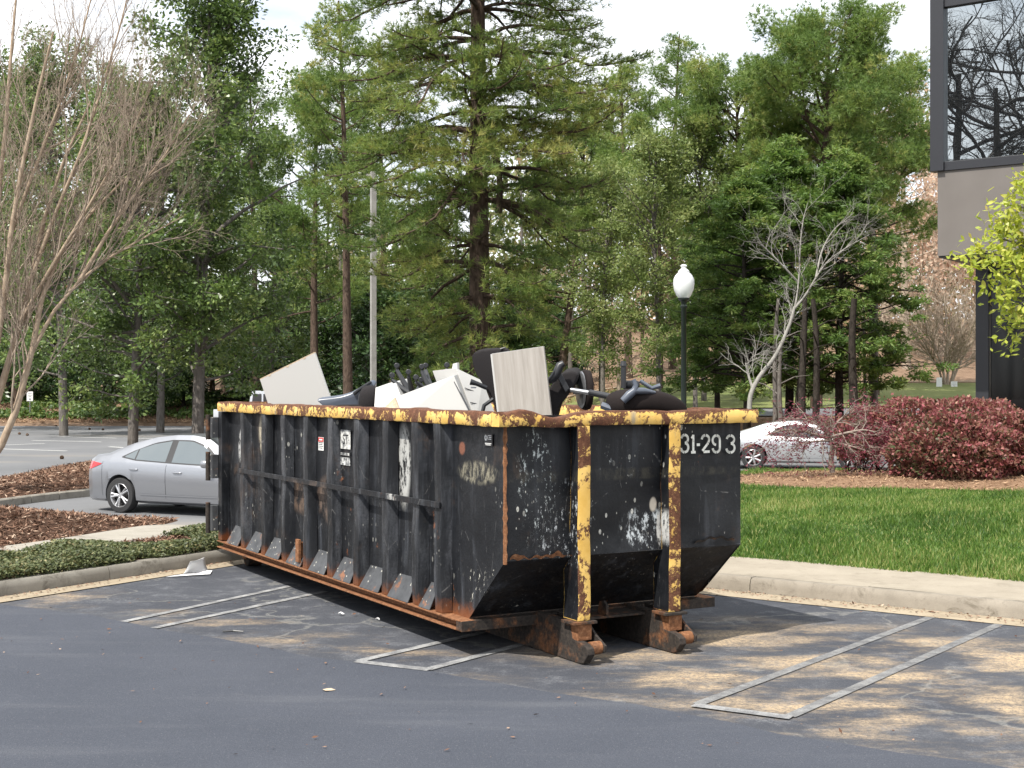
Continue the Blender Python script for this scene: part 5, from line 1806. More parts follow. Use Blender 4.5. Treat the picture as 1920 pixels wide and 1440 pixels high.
def layered_pine(seed, h, base, spread, r0, whorls, per, leafmat_, needles=9, nl=.17, nw=.016, tuft_step=.17, droop=.12, vis_top=None, barkm=None, double=False):
    """tiers of long, flat limbs with needle tufts along their side twigs"""
    rs = np.random.default_rng(seed)
    tp = trunk_path(h, (.3, .2), .12, 24, rs)
    br = [(tp, r0 * (1 - .9 * np.linspace(0, 1, 24) ** 1.2) + .02, 0)]
    C, D, B = [], [], []
    zs = np.linspace(base, h * .98, whorls) + rs.normal(size=whorls) * .18
    for wi, z in enumerate(zs):
        k = (z - base) / (h - base)
        Ls = spread * (.60 + .40 * float(sm(0, .42, k))) * (1 - max(0, k - .62) / .5)
        n = per if k > .1 else max(3, per - 2)
        off = rs.random() * 6.28
        for j in range(n):
            az = off + 2 * math.pi * j / n + rs.normal() * .35
            L = Ls * (.55 + .6 * rs.random())
            if L < .5: continue
            el = .05 + .5 * k + rs.normal() * .12
            d = np.array([math.cos(az) * math.cos(el), math.sin(az) * math.cos(el), math.sin(el)])
            m = max(5, int(L / .5)); p = at_z(tp, z); pts = [p]; dd = d.copy()
            for s in range(m):
                f = s / m
                dd = unit(dd + np.array([0, 0, (-droop if f < .6 else droop * 1.6)]) + rs.normal(size=3) * .09)
                p = p + dd * L / m; pts.append(p)
            pts = np.array(pts)
            rl = max(.018, min(.075, .018 * L))
            br.append((pts, rl * (1 - .85 * np.linspace(0, 1, m + 1)) + .004, 2))
            # flat side twigs
            ltone = rs.normal() * .16
            nt = int(L / .17)
            for q in range(nt):
                f = .22 + .78 * (q + rs.random()) / nt
                i = min(int(f * m), m - 1); g = f * m - i
                s0 = pts[i] * (1 - g) + pts[i + 1] * g
                t = unit(pts[i + 1] - pts[i]); side = unit(np.cross(t, [0, 0, 1.])) * (1 if q % 2 else -1)
                tl = (.30 + .34 * L * (1 - f) ** .8) * (.6 + .7 * rs.random())
                td = unit(t * .75 + side * (.55 + .5 * rs.random()) + np.array([0, 0, .10 + rs.normal() * .16]))
                ns = max(2, int(tl / tuft_step))
                e = s0 + td * tl
                if tl > .35: br.append((np.array([s0, (s0 + e) / 2 + [0, 0, .02], e]), np.array([.010, .007, .003]), 5))
                u = (np.arange(ns) + rs.random(ns)) / ns
                u = .25 + .75 * u
                tone = ltone + rs.normal() * .14
                cc = s0 + td * (tl * u)[:, None] + rs.normal(size=(ns, 3)) * .06
                C.append(cc); D.append(np.repeat((td * .8 + np.array([0, 0, .45]))[None], ns, 0)); B.append(np.full(ns, tone))
    C, D, B = np.concatenate(C), np.concatenate(D), np.concatenate(B)
    V, Fc = needle_tris(C, D, needles, nl, nw, .62)
    var = np.clip(np.repeat(.46 + B + rng.normal(size=len(B)) * .13, needles) + rng.normal(size=len(Fc)) * .06, 0, 1)
    return tubes_np('trunk', br, barkm or B_PINE), mesh_np('crown', V, Fc, var, leafmat_)


def clump_pine(seed, h, base, spread, r0, limbs, leafmat_, needles=10, nl=.26, nw=.028, per_clump=30, cr=.55, barkm=None, flat=.6, prof=None):
    """tall trunk, rounded clumps of needles at the limb ends"""
    rs = np.random.default_rng(seed)
    tp = trunk_path(h, rs.normal(size=2) * .5, .15, 20, rs)
    br = [(tp, r0 * (1 - .88 * np.linspace(0, 1, 20)) + .02, 0)]
    C, D, B = [], [], []
    for j in range(limbs):
        k = ((j + rs.random()) / limbs) ** .85
        z = base + (h * .97 - base) * k
        env = math.sin(math.pi * min(1, .18 + .80 * k)) ** .7 if prof is None else float(np.interp(k, *zip(*prof)))
        L = spread * env * (.55 + .55 * rs.random())
        az = j * 2.399 + rs.normal() * .5; el = .05 + .65 * k + rs.normal() * .15
        d = np.array([math.cos(az) * math.cos(el), math.sin(az) * math.cos(el), math.sin(el)])
        m = 6; p = at_z(tp, z); pts = [p]
        for s in range(m):
            d = unit(d + np.array([0, 0, .07]) + rs.normal(size=3) * .13); p = p + d * L / m; pts.append(p)
        pts = np.array(pts)
        br.append((pts, max(.02, .016 * L) * (1 - .8 * np.linspace(0, 1, m + 1)) + .004, 2))
        nc = max(2, int(L * 1.7))
        for q in range(nc):
            f = 1 - .62 * (q / nc) * rs.random() ** .3
            i = min(int(f * m), m - 1); g = f * m - i
            c = pts[i] * (1 - g) + pts[i + 1] * g + rs.normal(size=3) * [.38, .38, .2] * (q > 0)
            n = per_clump
            off = unit(rs.normal(size=(n, 3))) * (rs.random((n, 1)) ** .4) * cr * (.7 + .6 * rs.random()) * np.array([1, 1, flat])
            C.append(c + off); D.append(unit(off + [0, 0, .12]) + [0, 0, .25]); B.append(np.full(n, rs.normal() * .17))
    C, D, B = np.concatenate(C), np.concatenate(D), np.concatenate(B)
    V, Fc = needle_tris(C, D, needles, nl, nw, .75)
    var = np.clip(np.repeat(.45 + B + rng.normal(size=len(B)) * .1, needles) + rng.normal(size=len(Fc)) * .06, 0, 1)
    return tubes_np('trunk', br, barkm or B_PINE), mesh_np('crown', V, Fc, var, leafmat_)


def broad_tree(seed, h, base, rx, r0, limbs, leafmat_, leaf=(.11, .055), per=60, cr=.42, clumps=5, lean=(0, 0), barkm=None, prof=((0, .55), (.25, 1), (.6, .9), (1, .25)), upw=.35, flat=.75, sweep=0.0, droopy=0.0):
    """trunk, limbs, side branches; leaves crowd round the branch ends"""
    rs = np.random.default_rng(seed)
    tp = trunk_path(h, lean, .18, 22, rs)
    br = [(tp, r0 * (1 - .86 * np.linspace(0, 1, 22)) + .015, 0)]
    C, A, B = [], [], []
    for j in range(limbs):
        k = (j + rs.random()) / limbs
        z = base + (h * .98 - base) * k
        L = rx * float(np.interp(k, *zip(*prof))) * (.6 + .5 * rs.random())
        az = j * 2.399 + rs.normal() * .4; el = upw + .4 * k + rs.normal() * .2
        d = np.array([math.cos(az) * math.cos(el), math.sin(az) * math.cos(el), math.sin(el)])
        m = 5; p = at_z(tp, z); pts = [p]
        for s in range(m):
            d = unit(d + rs.normal(size=3) * .16 + np.array([0, 0, -droopy])); p = p + d * L / m; pts.append(p)
        pts = np.array(pts)
        br.append((pts, max(.018, .018 * L) * (1 - .8 * np.linspace(0, 1, m + 1)) + .004, 2))
        for q in range(clumps):
            f = .35 + .65 * (q + rs.random()) / clumps
            i = min(int(f * m), m - 1); g = f * m - i
            s0 = pts[i] * (1 - g) + pts[i + 1] * g
            t = unit(pts[i + 1] - pts[i])
            e = s0 + unit(t + rs.normal(size=3) * .9) * (.25 + .28 * L * rs.random())
            br.append((np.array([s0, (s0 + e) / 2, e]), np.array([.012, .009, .004]), 5))
            n = int(per * (.6 + .8 * rs.random()))
            off = unit(rs.normal(size=(n, 3))) * (rs.random((n, 1)) ** .45) * cr * (.65 + .7 * rs.random()) * np.array([1, 1, flat])
            C.append(e + off); A.append(off + rs.normal(size=(n, 3)) * .3 * cr); B.append(np.full(n, rs.normal() * .15))
    C, A, B = np.concatenate(C), np.concatenate(A), np.concatenate(B)
    N_ = unit(rng.normal(size=C.shape) * .75 + np.array([0, 0, .9]))
    ls = leaf[0] * (.65 + .7 * rng.random(len(C)))
    V, Fc = leaf_quads(C, unit(A), N_, ls, ls * leaf[1] / leaf[0])
    var = np.clip(.43 + B + rng.normal(size=len(C)) * .15, 0, 1)
    return tubes_np('trunk', br, barkm or B_GREY), mesh_np('crown', V, Fc, var, leafmat_)


def put(name, label, cat, meshes, loc, rz=0.0, sc=1.0, group=None):
    t = thing(name, label, cat, loc, (0, 0, rz), group, sc)
    for nm, me in zip(('trunk', 'crown'), meshes):
        if me is not None: link(nm, me, t)
    return t


def spot(px, D, dz=0.0):
    x = (px - 960) / F * D
    return (x, D, float(tz(x, D)) + dz)


# the big layered pine in the middle
big = layered_pine(3, 27, 2.7, 5.6, .36, 34, 7, L_PINE, needles=10, nl=.24, nw=.024, tuft_step=.145)
x_ = (903 - 960) / F * 43
put('big_pine', 'tall layered pine with thick dark trunk behind the middle of the dumpster', 'pine tree', big, (x_, 43, -.3), 2.1)
# its heavy crooked limbs, low on the trunk
lim = []
for path_, r_ in ((((905, 330), (930, 300), (925, 268), (895, 250), (860, 243), (825, 246), (800, 240)), .15), (((935, 400), (938, 350), (932, 290), (948, 262), (985, 245)), .12), (((900, 345), (870, 350), (838, 338), (818, 322)), .09)):
    pts = np.array([tuple(P(a, b, 42.6 - .12 * i) - Vector((x_, 43, -.3))) for i, (a, b) in enumerate(path_)])
    k = np.linspace(0, len(pts) - 1, 4 * len(pts)); pts = np.stack([np.interp(k, np.arange(len(pts)), pts[:, c]) for c in range(3)], 1)
    lim.append((pts, r_ * (1 - .6 * np.linspace(0, 1, len(pts))), 1))
o = link('crooked_limb', tubes_np('crooked_limb', lim, B_PINE), bpy.data.objects['big_pine'])
o.matrix_parent_inverse = Matrix.Rotation(-2.1, 4, 'Z')

# prototypes for the woods
PA = clump_pine(11, 21, 6.5, 4.2, .26, 50, L_PINE2, cr=.72, nw=.034, per_clump=38)
PB = clump_pine(12, 24, 9.5, 3.8, .28, 42, L_PINE2, cr=.72, nw=.034, per_clump=38)
PC = clump_pine(13, 15.5, 3.0, 4.6, .26, 46, L_PINE2, cr=.72, nw=.034, per_clump=36, prof=((0, .7), (.3, 1), (.7, .92), (.9, .7), (1, .35)))
PD = clump_pine(14, 19, 8.2, 5.4, .30, 64, L_PINE2, cr=.80, nw=.034, per_clump=40, prof=((0, .75), (.3, 1), (.7, .95), (.9, .75), (1, .4)))
BA = broad_tree(21, 13.2, 2.2, 4.0, .16, 60, L_BROAD, (.135, .068), 105, .52, 6, (.4, 0), prof=((0, .85), (.3, 1), (.55, .8), (.75, .5), (1, .25)))
BB = broad_tree(22, 9.6, 1.9, 3.2, .14, 48, L_BROAD, (.13, .066), 105, .48, 5, (-.5, .2))
SW = broad_tree(23, 15, 3.0, 3.4, .15, 58, L_SWEET, (.19, .10), 50, .64, 6, (.2, 0), prof=((0, .5), (.3, .9), (.7, 1), (1, .4)), upw=.5)
CE = broad_tree(24, 10.8, 1.9, 3.3, .17, 88, L_CEDAR, (.22, .06), 95, .46, 5, prof=((0, .85), (.15, 1), (.5, .85), (.8, .5), (1, .12)), upw=.05, flat=.42, droopy=.04, barkm=B_DARK)
LA = broad_tree(25, 5.4, .2, 2.6, .10, 40, L_LAUREL, (.19, .085), 70, .5, 5, prof=((0, .9), (.4, 1), (1, .35)), barkm=B_DARK)

# left: glossy evergreen trees on the island and beyond
put('evergreen_tree', 'tall glossy evergreen with grey trunk, right of the two behind the silver sedan', 'tree', BA, (-8.4, 36, -.1), .6, 1.0)
put('evergreen_tree', 'lower glossy evergreen with leaning trunk, left of the two behind the silver sedan', 'tree', BB, (-10.25, 36.5, -.1), 2.4, 1.0)
put('evergreen_tree', 'dark evergreen at far left behind the bare crape myrtle', 'tree', BA, spot(120, 62, -.3), 3.3, (1.25, 1.25, 1.35))
put('evergreen_tree', 'tall dark evergreen behind the gap left of the light pole', 'tree', BA, spot(300, 66, -.3), 1.3, (1.2, 1.2, 1.25))
put('evergreen_tree', 'evergreen filling the left edge beyond the far parking lot', 'tree', BB, spot(-20, 70, -.3), .3, (1.9, 1.9, 2.0))
put('evergreen_tree', 'evergreen low beside the leaning white board, beyond the far lot', 'tree', BB, spot(500, 72, -.3), 4.0, (1.3, 1.3, 1.25))
put('laurel_bush', 'dark rounded laurel beyond the far lot, left of the grey trunks', 'shrub', LA, spot(265, 80, -.1), 0, (1.25, 1.25, 1.1))
put('laurel_bush', 'dark laurel beyond the far lot, between the two grey trunks', 'shrub', LA, spot(345, 82, -.1), 2, 1.1)
put('laurel_bush', 'dark shrub mass behind the grey light pole', 'shrub', LA, spot(745, 66, -.3), 1, (1.5, 1.5, 1.25))
for k, (px, D, sc) in enumerate(((15, 86, 1.1), (85, 90, 1.2), (215, 92, 1.3), (400, 90, 1.1), (455, 84, 1.0), (520, 88, 1.3), (585, 94, 1.4), (640, 80, 1.1), (700, 88, 1.4), (800, 74, 1.2), (850, 90, 1.4), (940, 70, 1.0), (985, 92, 1.3), (1035, 84, .9))):
    put('understory_shrub', 'dark evergreen shrub in the shade among the trunks behind', 'shrub', LA, spot(px, D, -.2), k * 1.3, (sc * 1.25, sc * 1.25, sc), 'shrubs in the shade of the woods')
put('laurel_bush', 'dark shrub low at far left under the crape myrtle', 'shrub', LA, spot(150, 84, -.1), 3, .8)

# pines behind
for (me, px, D, rz, sc, lab) in (
        (PA, 592, 64, .4, .85, 'slim pine with clumped crown, left of the light pole'),
        (PB, 655, 58, 1.7, .80, 'dark-trunked pine just left of the light pole'),
        (PA, 722, 72, 2.9, .95, 'slim pine just right of the light pole'),
        (PB, 480, 82, .9, .86, 'far pine above the leaning white board'),
        (PA, 420, 88, 3.9, .95, 'far pine behind the tall glossy evergreen'),
        (PC, 1040, 70, 1.1, .95, 'bushy pine right of the big layered pine'),
        (PA, 1180, 84, 2.0, .95, 'far pine left of the globe lamp, crown against the sky'),
        (PB, 1260, 88, 5.0, .92, 'far pine above the globe lamp'),
        (PD, 1400, 66, 3.3, .84, 'broad pine with yellowish crown at the left of the right-hand group'),
        (PD, 1530, 62, .2, .93, 'tallest broad pine of the right-hand group'),
        (PD, 1640, 70, 4.4, .88, 'broad pine nearest the building'),
        (PA, 30, 84, 3.1, 1.0, 'far pine at the left edge'),
        (PB, 200, 92, 4.1, .95, 'far pine behind the dark evergreens at left')):
    put('pine', lab, 'pine tree', me, spot(px, D, -.3), rz, sc)
for (px, D, rz, sc, lab) in ((1130, 66, .3, .80, 'loose grey-green tree left of the globe lamp'), (1235, 60, 1.9, .82, 'loose grey-green tree directly behind the globe lamp'), (1320, 66, 3.6, .9, 'loose grey-green tree right of the globe lamp'), (800, 78, 5.0, .8, 'loose grey-green tree behind the big pine')):
    put('sweetbay_tree', lab, 'tree', SW, spot(px, D, -.3), rz, sc)
# cedar group on the straw bed
for (px, D, rz, sc, lab) in ((1400, 49, .5, .86, 'dark green cedar at the left of the cedar group'), (1480, 51, 2.2, .98, 'dark green cedar in the middle of the cedar group'), (1575, 49, 4.0, .92, 'dark green cedar at the right of the cedar group'), (1345, 55, 5.5, .72, 'small cedar left of the pale crooked tree')):
    t = put('cedar_tree', lab, 'cedar', CE, spot(px, D, .2), rz, sc)


# trunks that show under the cedars and through the woods
def pole_trunk(name, label, px, D, w, ptop, barkm, lean=0.0, group=None, z=None):
    x, y, z0 = spot(px, D, -.3)
    top = P(px + lean, ptop, D)
    rs = np.random.default_rng(int(px))
    h = top.z - z0
    p = trunk_path(h, (top.x - x, 0), .08, 12, rs, 0)
    br = [(p, w / 2 * (1 - .45 * np.linspace(0, 1, 12)), 0)]
    for k in range(5):
        q = at_z(p, h * (.55 + .09 * k)); a = rs.random() * 6.28
        e = q + np.array([math.cos(a), math.sin(a), .3]) * (.8 + rs.random())
        br.append((np.array([q, (q + e) / 2 + [0, 0, .1], e]), np.array([.03, .02, .008]), 3))
    t = thing(name, label, 'tree', (x, y, z0), (0, 0, 0), group)
    link('trunk', tubes_np('trunk', br, barkm), t)


for px, D, w, top, bk, ln, lab in ((1452, 46, .20, 560, B_GREY, 6, 'grey trunk left of centre under the cedars'), (1468, 45, .20, 640, B_GREY, -8, 'second grey trunk left of centre under the cedars'), (1504, 45, .30, 560, B_DARK, 2, 'black trunk under the middle of the cedars'), (1484, 47, .17, 600, B_DARK, 22, 'leaning dark trunk under the cedars'),
                                    (1531, 45, .28, 560, B_DARK, -4, 'second black trunk under the cedars'), (1601, 46, .36, 560, B_DARK, 0, 'thick grey-black trunk at the right of the cedars'), (1640, 52, .33, 420, B_GREY, -4, 'mottled grey trunk left of the pale multi-stem tree'), (1620, 54, .16, 560, B_GREY, 4, 'thin grey trunk right of the thick one')):
    pole_trunk('leafless_tree', lab, px, D, w, top, bk, ln)
TR = [(1128, 74, .34, 300), (1068, 82, .30, 330), (1092, 90, .34, 320), (1150, 92, .22, 340), (1205, 86, .26, 330), (1238, 62, .28, 420), (1304, 60, .22, 450), (1110, 100, .3, 330), (1180, 104, .3, 330), (1255, 98, .3, 340), (1345, 96, .26, 330),
      (980, 84, .26, 330), (1010, 95, .3, 330), (850, 88, .26, 330), (760, 92, .28, 330), (640, 90, .3, 340), (610, 86, .26, 380), (560, 96, .3, 330), (440, 90, .22, 420), (395, 88, .2, 480), (130, 88, .3, 500), (60, 90, .26, 480), (170, 96, .3, 450), (105, 92, .2, 500), (25, 98, .3, 400), (205, 90, .22, 500)]
for px, D, w, top in TR:
    pole_trunk('woodland_tree', 'slender bare trunk among the woods behind', px, D, w, top, B_PINE if px % 4 else B_GREY, random.uniform(-10, 10), 'trunks in the woods behind')


# pale crooked bare tree before the cedars
def bare_tree(name, label, loc, mains, D, spec, barkm, seed, sub=14, ln=1.2, up=.10, rmax=.03):
    rs = np.random.default_rng(seed)
    br, tips = [], []
    o = Vector(loc)
    for path_, r0, r1 in mains:
        pts = np.array([tuple(P(a, b, D + c) - o) for a, b, c in path_])
        k = np.linspace(0, len(pts) - 1, 5 * len(pts)); pts = np.stack([np.interp(k, np.arange(len(pts)), pts[:, c]) for c in range(3)], 1)
        ker = np.ones(5) / 5
        sm_ = pts.copy()
        for c in range(3): sm_[2:-2, c] = np.convolve(pts[:, c], ker, 'valid')
        pts = sm_
        br.append((pts, r0 + (r1 - r0) * np.linspace(0, 1, len(pts)), 0))
        n = int(sub * len(path_) / 4)
        for j in range(n):
            f = .25 + .75 * (j + rs.random()) / n
            i = min(int(f * (len(pts) - 1)), len(pts) - 2)
            d = unit(pts[i + 1] - pts[i])
            nd = unit(d + unit(rs.normal(size=3)) * 1.0 + [0, 0, up])
            grow(pts[i], nd, ln * (.5 + .8 * rs.random()), min(rmax, (r0 + (r1 - r0) * f) * .6), 0, spec, br, tips, rs)
    t = thing(name, label, 'tree', loc)
    link('trunk', tubes_np('trunk', br, barkm, (9, 5, 4, 3, 3)), t)
    return t, tips


SP = [(5, .16, .05, 5, 25, 55, .62, .25), (4, .18, .04, 4, 25, 55, .6, .3), (3, .2, .03, 0, 0, 0, 0, 0)]
g = spot(1405, 42.5, -.1)
bare_tree('pale_bare_tree', 'pale crooked bare tree leaning right before the cedar group', (g[0], g[1], g[2]),
          [([(1405, 782, 0), (1406, 740, 0), (1424, 705, 0), (1452, 672, -.1), (1468, 640, -.2), (1484, 600, -.2), (1490, 575, -.2)], .085, .045),
           ([(1485, 600, -.2), (1494, 560, -.2), (1499, 510, -.1), (1500, 460, 0), (1506, 410, .1), (1515, 380, .1)], .036, .009),
           ([(1489, 580, -.2), (1512, 552, -.3), (1530, 520, -.4), (1552, 488, -.5), (1590, 462, -.6), (1630, 440, -.6)], .04, .008),
           ([(1530, 520, -.4), (1540, 470, -.2), (1562, 430, 0), (1600, 400, .1)], .035, .008),
           ([(1497, 530, -.1), (1470, 500, -.3), (1440, 470, -.3), (1420, 452, -.4)], .035, .01),
           ([(1412, 730, 0), (1402, 700, .1), (1398, 680, .1)], .05, .02)], 42.5, SP, B_PALE, 5, 8, 1.25, .1, .013)

# bare crape myrtle at the left: many ascending stems
SPM = [(7, .12, .12, 5, 16, 36, .66, .3), (5, .16, .10, 4, 18, 44, .62, .25), (4, .2, .06, 5, 20, 48, .66, .2), (3, .2, .04, 0, 0, 0, 0, 0)]
rs = np.random.default_rng(8)
DM = 27.0
o = Vector((-11.0, DM, .0))
br, tips = [], []
stems = [[(-60, 905), (0, 840), (30, 770), (62, 650), (78, 560), (110, 480), (170, 400), (240, 330)],
         [(-60, 905), (-20, 800), (10, 700), (40, 600), (60, 520), (80, 420), (120, 300), (170, 190)],
         [(-70, 905), (-40, 780), (-5, 640), (10, 540), (20, 440), (40, 320), (70, 180), (100, 60)],
         [(-70, 905), (-50, 760), (-25, 620), (-15, 500), (-5, 380), (10, 250), (20, 110), (30, 0)],
         [(60, 660), (100, 585), (150, 525), (210, 480), (280, 440), (345, 405)],
         [(40, 600), (85, 520), (140, 430), (200, 330), (250, 240), (290, 150)],
         [(60, 520), (100, 410), (150, 290), (190, 170), (225, 50), (250, -50)],
         [(20, 440), (60, 330), (110, 200), (150, 80), (180, -40)],
         [(150, 525), (200, 440), (255, 360), (310, 290), (355, 215)],
         [(-80, 905), (-80, 700), (-70, 520), (-60, 350), (-50, 180), (-40, 20)]]
for i, st_ in enumerate(stems):
    pts = np.array([tuple(P(a, b, DM + (.5 * math.sin(i * 2.1)) * j / len(st_)) - o) for j, (a, b) in enumerate(st_)])
    k = np.linspace(0, len(pts) - 1, 5 * len(pts)); pts = np.stack([np.interp(k, np.arange(len(pts)), pts[:, c]) for c in range(3)], 1)
    r0 = .085 if i not in (4, 5, 6, 7, 8) else .042
    br.append((pts, r0 * (1 - .75 * np.linspace(0, 1, len(pts))), 0))
    for j in range(20):
        f = .26 + .72 * (j + rs.random()) / 20
        q = min(int(f * (len(pts) - 1)), len(pts) - 2)
        d = unit(pts[q + 1] - pts[q])
        nd = unit(d + unit(rs.normal(size=3) * [1, .8, .5]) * .42)
        grow(pts[q], nd, (2.4 - 1.2 * f) * (.7 + .5 * rs.random()), .024 * (1.2 - f), 0, SPM, br, tips, rs)
t = thing('crape_myrtle', 'bare multi-stem crape myrtle with tan bark at left edge', 'tree', o)
link('trunk', tubes_np('stems', [b for b in br if b[2] == 0 and len(b[0]) > 20], B_MYRTLE), t)
link('twigs', tubes_np('twigs', [b for b in br if not (b[2] == 0 and len(b[0]) > 20)], B_TWIG, (4, 3, 3, 3, 3)), t)

# pale multi-stem tree on the far lawn and dry beeches on the slope
g = spot(1775, 79, -.1)
SPB = [(5, .1, .08, 5, 15, 40, .65, .2), (4, .14, .05, 5, 20, 45, .6, .2), (3, .16, .03, 0, 0, 0, 0, 0)]
bare_tree('pale_multistem_tree', 'pale multi-stem bare tree between two small signs', g,
          [([(1775, 735, 0), (1768, 690, 0), (1750, 640, .2), (1725, 580, .3)], .09, .03), ([(1776, 735, 0), (1778, 680, 0), (1776, 620, .1), (1770, 550, .2)], .09, .03),
           ([(1778, 735, 0), (1790, 690, 0), (1800, 640, -.2), (1815, 570, -.3)], .09, .03), ([(1777, 735, 0), (1800, 680, .4), (1830, 630, .6), (1860, 580, .6)], .08, .03), ([(1774, 735, 0), (1756, 680, .4), (1715, 630, .6), (1690, 600, .6)], .07, .02)],
          79, SPB, B_TWIG, 9, 26, 2.6, .12, .05)
SPD = [(5, .12, .05, 5, 20, 50, .62, .2), (4, .15, .03, 4, 25, 55, .6, .2), (3, .18, .02, 0, 0, 0, 0, 0)]


def beech(seed, h, spread, n=16):
    rs = np.random.default_rng(seed)
    tp = trunk_path(h, rs.normal(size=2) * .6, .2, 16, rs)
    br, tips = [(tp, .22 * (1 - .85 * np.linspace(0, 1, 16)) + .02, 0)], []
    for j in range(n):
        k = (j + rs.random()) / n; z = h * (.18 + .78 * k); az = j * 2.4
        d = np.array([math.cos(az), math.sin(az), .35 + .5 * k])
        grow(at_z(tp, z), d, spread * (1 - .55 * k) * (.7 + .5 * rs.random()), .06 * (1.1 - k), 1, [None] + SPD, br, tips, rs)
    tp_ = np.array([t[0] for t in tips])
    tp_ = np.repeat(tp_, 9, 0) + rng.normal(size=(len(tp_) * 9, 3)) * .34
    A = rand_dir(len(tp_)); N_ = rand_dir(len(tp_))
    V, Fc = leaf_quads(tp_, A, N_, .24, .15)
    return tubes_np('trunk', br, B_TWIG, (8, 5, 4, 3, 3, 3)), mesh_np('crown', V, Fc, np.clip(rng.normal(.5, .25, len(tp_)), 0, 1), L_DRY)


BE = beech(31, 12.5, 5.0)
BE2 = beech(32, 9.5, 4.4)
for (me, px, D, rz, sc, lab) in ((BE, 1700, 88, .3, 1.3, 'tan-leaved beech on the slope, left of the building column'), (BE2, 1765, 96, 2.0, 1.6, 'tan-leaved beech on the slope behind the pale multi-stem tree'), (BE, 1830, 94, 4.0, 1.25, 'tan-leaved beech on the slope beside the building column'), (BE2, 1655, 100, 5.2, 1.7, 'tan-leaved beech behind the mottled grey trunk'),
                                 (BE2, 1160, 78, 1.0, .55, 'small tan-leaved beech in the woods left of the globe lamp'), (BE2, 20, 92, .7, .8, 'brownish bare tree behind the crape myrtle'), (BE2, 610, 98, .7, .8, 'brownish bare tree low between the trunks left of the pole'), (BE2, 1010, 100, 3.7, .8, 'brownish bare tree low right of the big trunk')):
    put('beech_tree', lab, 'tree', me, spot(px, D, -.3), rz, sc)

# far wood: one mass closing the view between the trunks
N = 70000
az = -.46 + .92 * rng.random(N); D = 112 + 22 * rng.random(N)
top = 12.5 + 4.5 * np.sin(az * 14 + 1) + 2.5 * np.sin(az * 37) + 2 * np.sin(az * 83 + 2)
top = np.where(az > .27, 11, top)
hh = rng.random(N) ** .8
x = az * D; C = np.stack([x, D, tz(x, D) + hh * top], 1)
cl = np.floor(az * 60) + np.floor(hh * 7) * 100
tone = np.random.default_rng(5).random(20000)[(cl.astype(int) % 20000)]
V, Fc = leaf_quads(C + rng.normal(size=C.shape) * .3, rand_dir(N), rand_dir(N), .55, .34)
var = np.clip(.25 + .35 * tone + .35 * (1 - hh) + rng.normal(size=N) * .12, 0, 1)
tag(link('far_wood', mesh_np('far_wood', V, Fc, var, L_FAR)), 'far wood closing the view behind the trees', 'woods', kind='stuff')


# ---- shrubs: red fringe-flower hedge, small maple, yellow-green tree
def leaf_heap(name, label, cat, blobs, leaf, n, mat, barkm, stems=14, group=None, ragged=.09, loc=None):
    """dense shrub: leaves over and inside lumpy ellipsoids, on stems from the ground"""
    c0_ = Vector(blobs[0][0]) if loc is None else Vector(loc)
    base = Vector((c0_.x, c0_.y, float(lawn_z(c0_.x, c0_.y))))
    t = thing(name, label, cat, base, group=group)
    C, A, B = [], [], []
    tot = sum(b[1][0] * b[1][1] + b[1][0] * b[1][2] for b in blobs)
    br = []
    rs = np.random.default_rng(len(name) + n)
    for c, r in blobs:
        m = int(n * (r[0] * r[1] + r[0] * r[2]) / tot)
        d = rand_dir(m); d[:, 2] = np.where(d[:, 2] < -.85, -d[:, 2], d[:, 2])
        rad = np.where(rng.random(m) < .75, 1 + rng.normal(size=m) * ragged * .6, rng.random(m) ** .4)
        lump = 1 + .10 * np.sin(d[:, 0] * 9 + c[0]) * np.sin(d[:, 1] * 8 + c[1]) + .09 * np.sin(d[:, 2] * 11 + d[:, 0] * 6)
        p = np.array(c) + d * np.array(r) * (rad * lump)[:, None] + rng.normal(size=(m, 3)) * .02
        C.append(p); A.append(d + rng.normal(size=(m, 3)) * .8)
        q = np.floor(d[:, 0] * 5) * 7 + np.floor(d[:, 1] * 5) * 31 + np.floor(d[:, 2] * 5) * 101
        B.append(np.random.default_rng(3).normal(size=4000)[(q.astype(int) % 4000)] * .13)
        for k in range(stems):
            e = np.array(c) + unit(rs.normal(size=3) * [1, 1, .6]) * np.array(r) * .85
            s0 = np.array([c[0] + rs.normal() * .15, c[1] + rs.normal() * .15, base.z - .05])
            br.append((np.array([s0, (s0 + e) / 2 + rs.normal(size=3) * .08, e]) - np.array(base), np.array([.022, .014, .005]), 4))
    C, A, B = np.concatenate(C), np.concatenate(A), np.concatenate(B)
    ok = C[:, 2] > base.z + .03
    C, A, B = C[ok], A[ok], B[ok]
    N_ = unit(rng.normal(size=C.shape) * .9 + np.array([0, 0, .8]))
    ls = leaf * (.7 + .6 * rng.random(len(C)))
    V, Fc = leaf_quads(C - np.array(base), unit(A), N_, ls, ls * .55)
    link('stems', tubes_np('stems', br, barkm), t)
    link('foliage', mesh_np('foliage', V, Fc, np.clip(.45 + B + rng.normal(size=len(C)) * .2, 0, 1), mat), t)
    return t


def blob(px, py, D, w, h, dp=None):
    """ellipsoid centred at a pixel, sizes in pixels"""
    c = P(px, py, D); s_ = D / F
    return (tuple(c), (w * s_ / 2, (dp or w * s_ / 2), h * s_ / 2))


